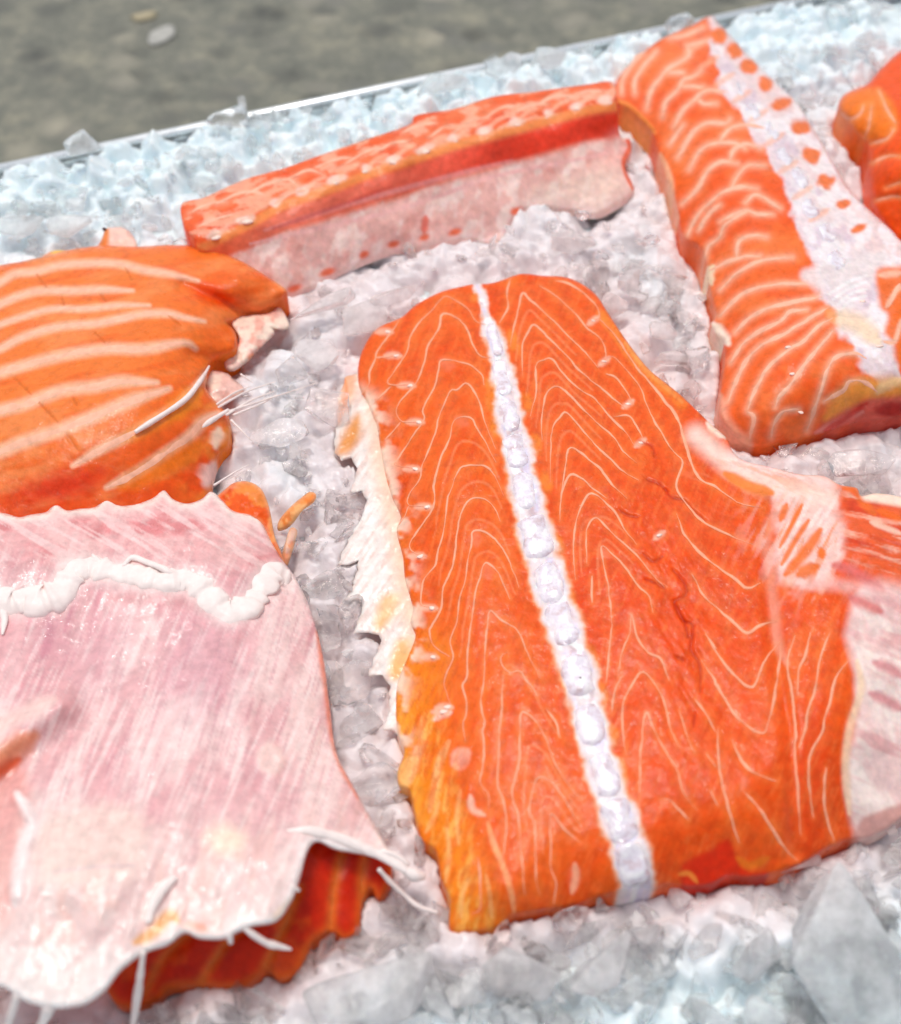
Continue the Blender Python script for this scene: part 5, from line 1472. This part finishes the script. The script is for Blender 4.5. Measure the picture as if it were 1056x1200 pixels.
def build_shards(seed, n, name, label, mat, lift, smin, smax):
    r = np.random.default_rng(seed)
    # cover what the photo shows, denser towards the far rim
    px = r.uniform(-60, 1116, n); py = r.uniform(-40, 1240, n)
    P = unproject(px, py, np.zeros(n))
    rel = P[:, :2] - O2
    u = rel @ U; v = rel @ Vv
    ok = (v > 0.004) & ~in_foot(P[:, 0], P[:, 1])
    P, u, v, px, py = P[ok], u[ok], v[ok], px[ok], py[ok]
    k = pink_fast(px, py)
    V, F, C = [], [], []
    off = 0
    for i in range(len(P)):
        wet = k[i]
        if wet > 0.75 and r.random() < 0.35: continue            # melted, smoother ice between the pieces
        s = r.uniform(smin, smax) * (1.5 if r.random() < 0.15 else 1.0)
        sc = np.array([r.uniform(0.8, 1.5), r.uniform(0.6, 1.0), r.uniform(0.25, 0.55)]) * s
        M = rot_mat(r)
        if r.random() < 0.6:                                     # most splinters lie nearly flat
            a = r.uniform(0, 6.28); c_, s_ = math.cos(a), math.sin(a)
            tl = r.normal(0, 0.35)
            M = np.array([[c_, -s_, 0], [s_, c_, 0], [0, 0, 1]]) @ np.array([[1, 0, 0], [0, math.cos(tl), -math.sin(tl)], [0, math.sin(tl), math.cos(tl)]])
        pv, pf_ = PROTO[r.integers(len(PROTO))]
        Q = (pv * sc) @ M.T
        z = bed_z(u[i], v[i]) + lift + r.uniform(-0.0016, 0.0016) * (1 - 0.3 * wet)
        Q = Q + np.array([P[i, 0], P[i, 1], z])
        V.append(Q); F.append(pf_ + off); off += len(Q)
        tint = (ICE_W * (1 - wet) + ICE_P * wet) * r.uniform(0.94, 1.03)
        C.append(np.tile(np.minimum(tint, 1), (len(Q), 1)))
    o = mesh_obj(name, np.concatenate(V), np.concatenate(F), mat, None, np.concatenate(C), smooth=False)
    o['kind'] = 'stuff'
    o['label'] = label; o['category'] = 'ice'
build_shards(5, 3000, 'crushed_ice', 'loose crushed ice splinters covering the tray between the fish pieces', M_ICE, 0.0014, 0.0010, 0.0058)
build_shards(6, 900, 'frosty_ice_chips', 'brighter frosty ice chips lying on top of the crushed ice', M_FROST, 0.0020, 0.0008, 0.0032)

def chunk(name, px, py, h, size, rotz, tilt, seed, label, mat=None, group=None, p=18, n=10, pink=None, lift=0.8):
    """one ice chunk worth telling apart; size in mm, base at height h (mm)"""
    r = np.random.default_rng(seed)
    V, Fc = hull_shape(r, n + 3, 0.09)
    V = V * (np.array(size) / 1800)
    ct, st = math.cos(tilt), math.sin(tilt); cz, sz = math.cos(rotz), math.sin(rotz)
    M = np.array([[cz, -sz, 0], [sz, cz, 0], [0, 0, 1]]) @ np.array([[1, 0, 0], [0, ct, -st], [0, st, ct]])
    V = V @ M.T
    c = unproject(px, py, (h + lift) / 1000)
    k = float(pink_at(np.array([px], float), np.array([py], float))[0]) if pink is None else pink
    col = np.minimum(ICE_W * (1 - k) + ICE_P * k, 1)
    o = mesh_obj(name, V, Fc, mat or M_ICE, None, np.tile(col, (len(V), 1)), smooth=False)
    o.location = c
    tag(o, label, 'ice', group)
    return o
rL_ = reg(260, 320, 3.75); rM_ = reg(590, 180, 3.75)
CH = [
    (384, 356, 4.5, (24, 5.5, 4.5), 0.62, 0.1, 1, 'long rounded stick of clear ice behind the main frame\'s top left corner', M_FROST),
    (428, 372, 2.5, (17, 11, 3), 0.9, 0.2, 2, 'broad flat white ice plate right of the long ice stick', M_FROST),
    (462, 346, 3.5, (15, 6, 4), 0.5, -0.1, 3, 'milky ice chunk touching the back left edge of the main frame', M_FROST),
    (374, 415, 2.5, (17, 9, 3), -0.6, 0.25, 4, 'pale square-edged ice plate below the long ice stick', M_FROST),
    (338, 438, 2.5, (10, 8, 6), 0.3, 0.5, 5, 'glassy faceted ice cube beside the torn membrane', M_ICE_CLEAR),
    (383, 478, 1.5, (13, 11, 4), 0.2, 0.35, 6, 'clear upright ice block left of the main frame\'s fringe', M_ICE_CLEAR),
    (330, 505, 0.0, (15, 10, 3), 0.1, 0.2, 7, 'clear ice slab under the thin white sinew threads', M_ICE_CLEAR),
    (672, 282, 3.0, (16, 8, 5), 0.15, 0.3, 8, 'white jagged ice chunk below the end of the backbone piece', M_FROST),
    (739, 330, 2.5, (9, 7, 6), 0.8, 0.5, 9, 'small upright ice chunk in the gap between the two frames', M_FROST),
    (772, 392, 2.5, (11, 7, 5), 0.1, 0.2, 10, 'rounded white ice chunk right of the main frame\'s shoulder', M_FROST),
    (786, 420, 1.5, (11, 4, 4), 0.0, 0.2, 11, 'flat white ice chip below the rounded white chunk', M_FROST),
    (716, 355, 2.5, (10, 8, 5), 0.4, 0.4, 12, 'frosty ice lump close to the top right of the main frame', M_FROST),
    (818, 420, 1.5, (10, 8, 4), 0.5, 0.3, 13, 'clear wet ice chip beside the upper right frame\'s left edge', M_ICE_CLEAR),
    (998, 1150, 3.0, (23, 36, 12), 0.15, 0.25, 14, 'biggest ice wedge, tall and smooth, in the bottom right corner', M_FROST),
    (880, 1120, 1.5, (14, 10, 7), 0.4, 0.3, 15, 'ice lump just left of the big corner wedge', M_FROST),
    (700, 1130, 1.0, (16, 9, 7), 0.5, 0.3, 16, 'ice chunk in front of the white spine\'s cut end', M_FROST),
    (610, 1150, 1.0, (14, 10, 6), -0.3, 0.3, 17, 'ice chunk in front of the main frame\'s golden corner', M_FROST),
    (430, 1165, 1.5, (26, 16, 8), 0.35, 0.2, 18, 'wide smooth ice slab in front of the belly flap\'s orange underside', M_FROST),
    (95, 172, 6.0, (11, 8, 9), 0.3, 0.3, 19, 'rounded ice lump overlapping the rim at the far left', M_FROST),
    (268, 140, 6.0, (13, 9, 9), 0.1, 0.2, 20, 'grey clear ice lump overlapping the rim left of the backbone piece', M_ICE_CLEAR),
    (284, 120, 7.5, (2.5, 7, 2), 0.5, 0.8, 21, 'thin ice splinter standing up over the rim', M_FROST),
    (520, 100, 6.0, (20, 10, 10), 0.2, 0.3, 22, 'large frosty ice lump behind the middle of the backbone piece', M_FROST),
    (590, 80, 6.0, (14, 9, 9), 0.5, 0.3, 23, 'frosty ice lump at the rim, right of the large frosty one', M_FROST),
    (640, 68, 6.0, (14, 9, 8), 0.1, 0.3, 24, 'ice lump at the rim behind the backbone piece\'s right end', M_FROST),
    (795, 28, 7.0, (11, 7, 8), 0.4, 0.3, 25, 'ice lump at the rim left of the upper right frame\'s tip', M_ICE_CLEAR),
    (25, 262, 3.5, (16, 10, 6), 0.2, 0.3, 26, 'broad ice lump above the striped belly strip at the left edge', M_FROST),
    (85, 262, 4.0, (14, 9, 6), 0.4, 0.2, 27, 'white ice lump left of the small flesh scrap', M_FROST),
    (930, 1000, 0.0, (12, 8, 4), 0.3, 0.2, 28, 'half hidden ice chip under the main frame\'s right front edge', M_FROST),
    (1010, 540, 1.0, (16, 9, 4), 0.2, 0.2, 29, 'smooth ice slab between the cut end and the main frame\'s right shoulder', M_ICE_CLEAR),
    (413, 585, -1.5, (8, 6, 4), 0.3, 0.2, 30, 'small clear ice chip under the fin fringe', M_ICE_CLEAR),
    (400, 800, -2.0, (14, 10, 4), 0.5, 0.2, 31, 'dark wet clear ice slab between the belly flap and the main frame', M_ICE_CLEAR),
    (440, 920, -1.0, (15, 9, 5), 0.5, 0.25, 32, 'clear wet ice block left of the main frame\'s golden edge', M_ICE_CLEAR),
    (385, 690, -2.0, (12, 9, 4), 0.2, 0.2, 33, 'clear wet ice chip beside the belly flap\'s white cord end', M_ICE_CLEAR),
]
for (px, py, h, size, rz, tl, sd, lb, m) in CH:
    chunk('ice_chunk', px, py, h, tuple(1.25 * q for q in size), rz, tl, sd * 13 + 1, lb, m, lift=2.2)
r = np.random.default_rng(77)
def scatter(n, box, hr, label, group, seed, szr=(5, 10)):
    k = 0; tries = 0
    while k < n and tries < 400:
        tries += 1
        px = r.uniform(box[0], box[2]); py = r.uniform(box[1], box[3])
        P = unproject(px, py, 0.0)
        rel = P[:2] - O2; v = rel @ Vv
        if v < 0.008 or in_foot(P[None, 0], P[None, 1])[0]: continue
        if any(inside(np.array([px]), np.array([py]), o[::3])[0] for o in OUT_ALL): continue
        s = r.uniform(*szr)
        chunk('ice_chunk', px, py, r.uniform(*hr), (s, s * r.uniform(0.5, 0.8), s * r.uniform(0.4, 0.65)), r.uniform(0, 3.1), r.normal(0, 0.4), seed + k, label, M_FROST if r.random() < 0.6 else M_ICE_CLEAR, group)
        k += 1
scatter(26, (0, 120, 700, 270), (2.5, 6.5), 'small frosty ice chunk on the heap along the far left rim', 'ice chunks along the far rim', 900)
scatter(16, (860, 0, 1056, 130), (2.5, 6), 'small frosty ice chunk on the heap behind the row of orange dots', 'ice chunks at the far right corner', 1000)
scatter(18, (560, 250, 860, 480), (1.0, 3), 'small ice chip on the ice between the main frame and the upper right frame', 'ice chips between the frames', 1100)
scatter(30, (460, 1060, 1056, 1200), (0, 3), 'small ice chip on the ice in front of the main frame', 'ice chips along the front', 1200)
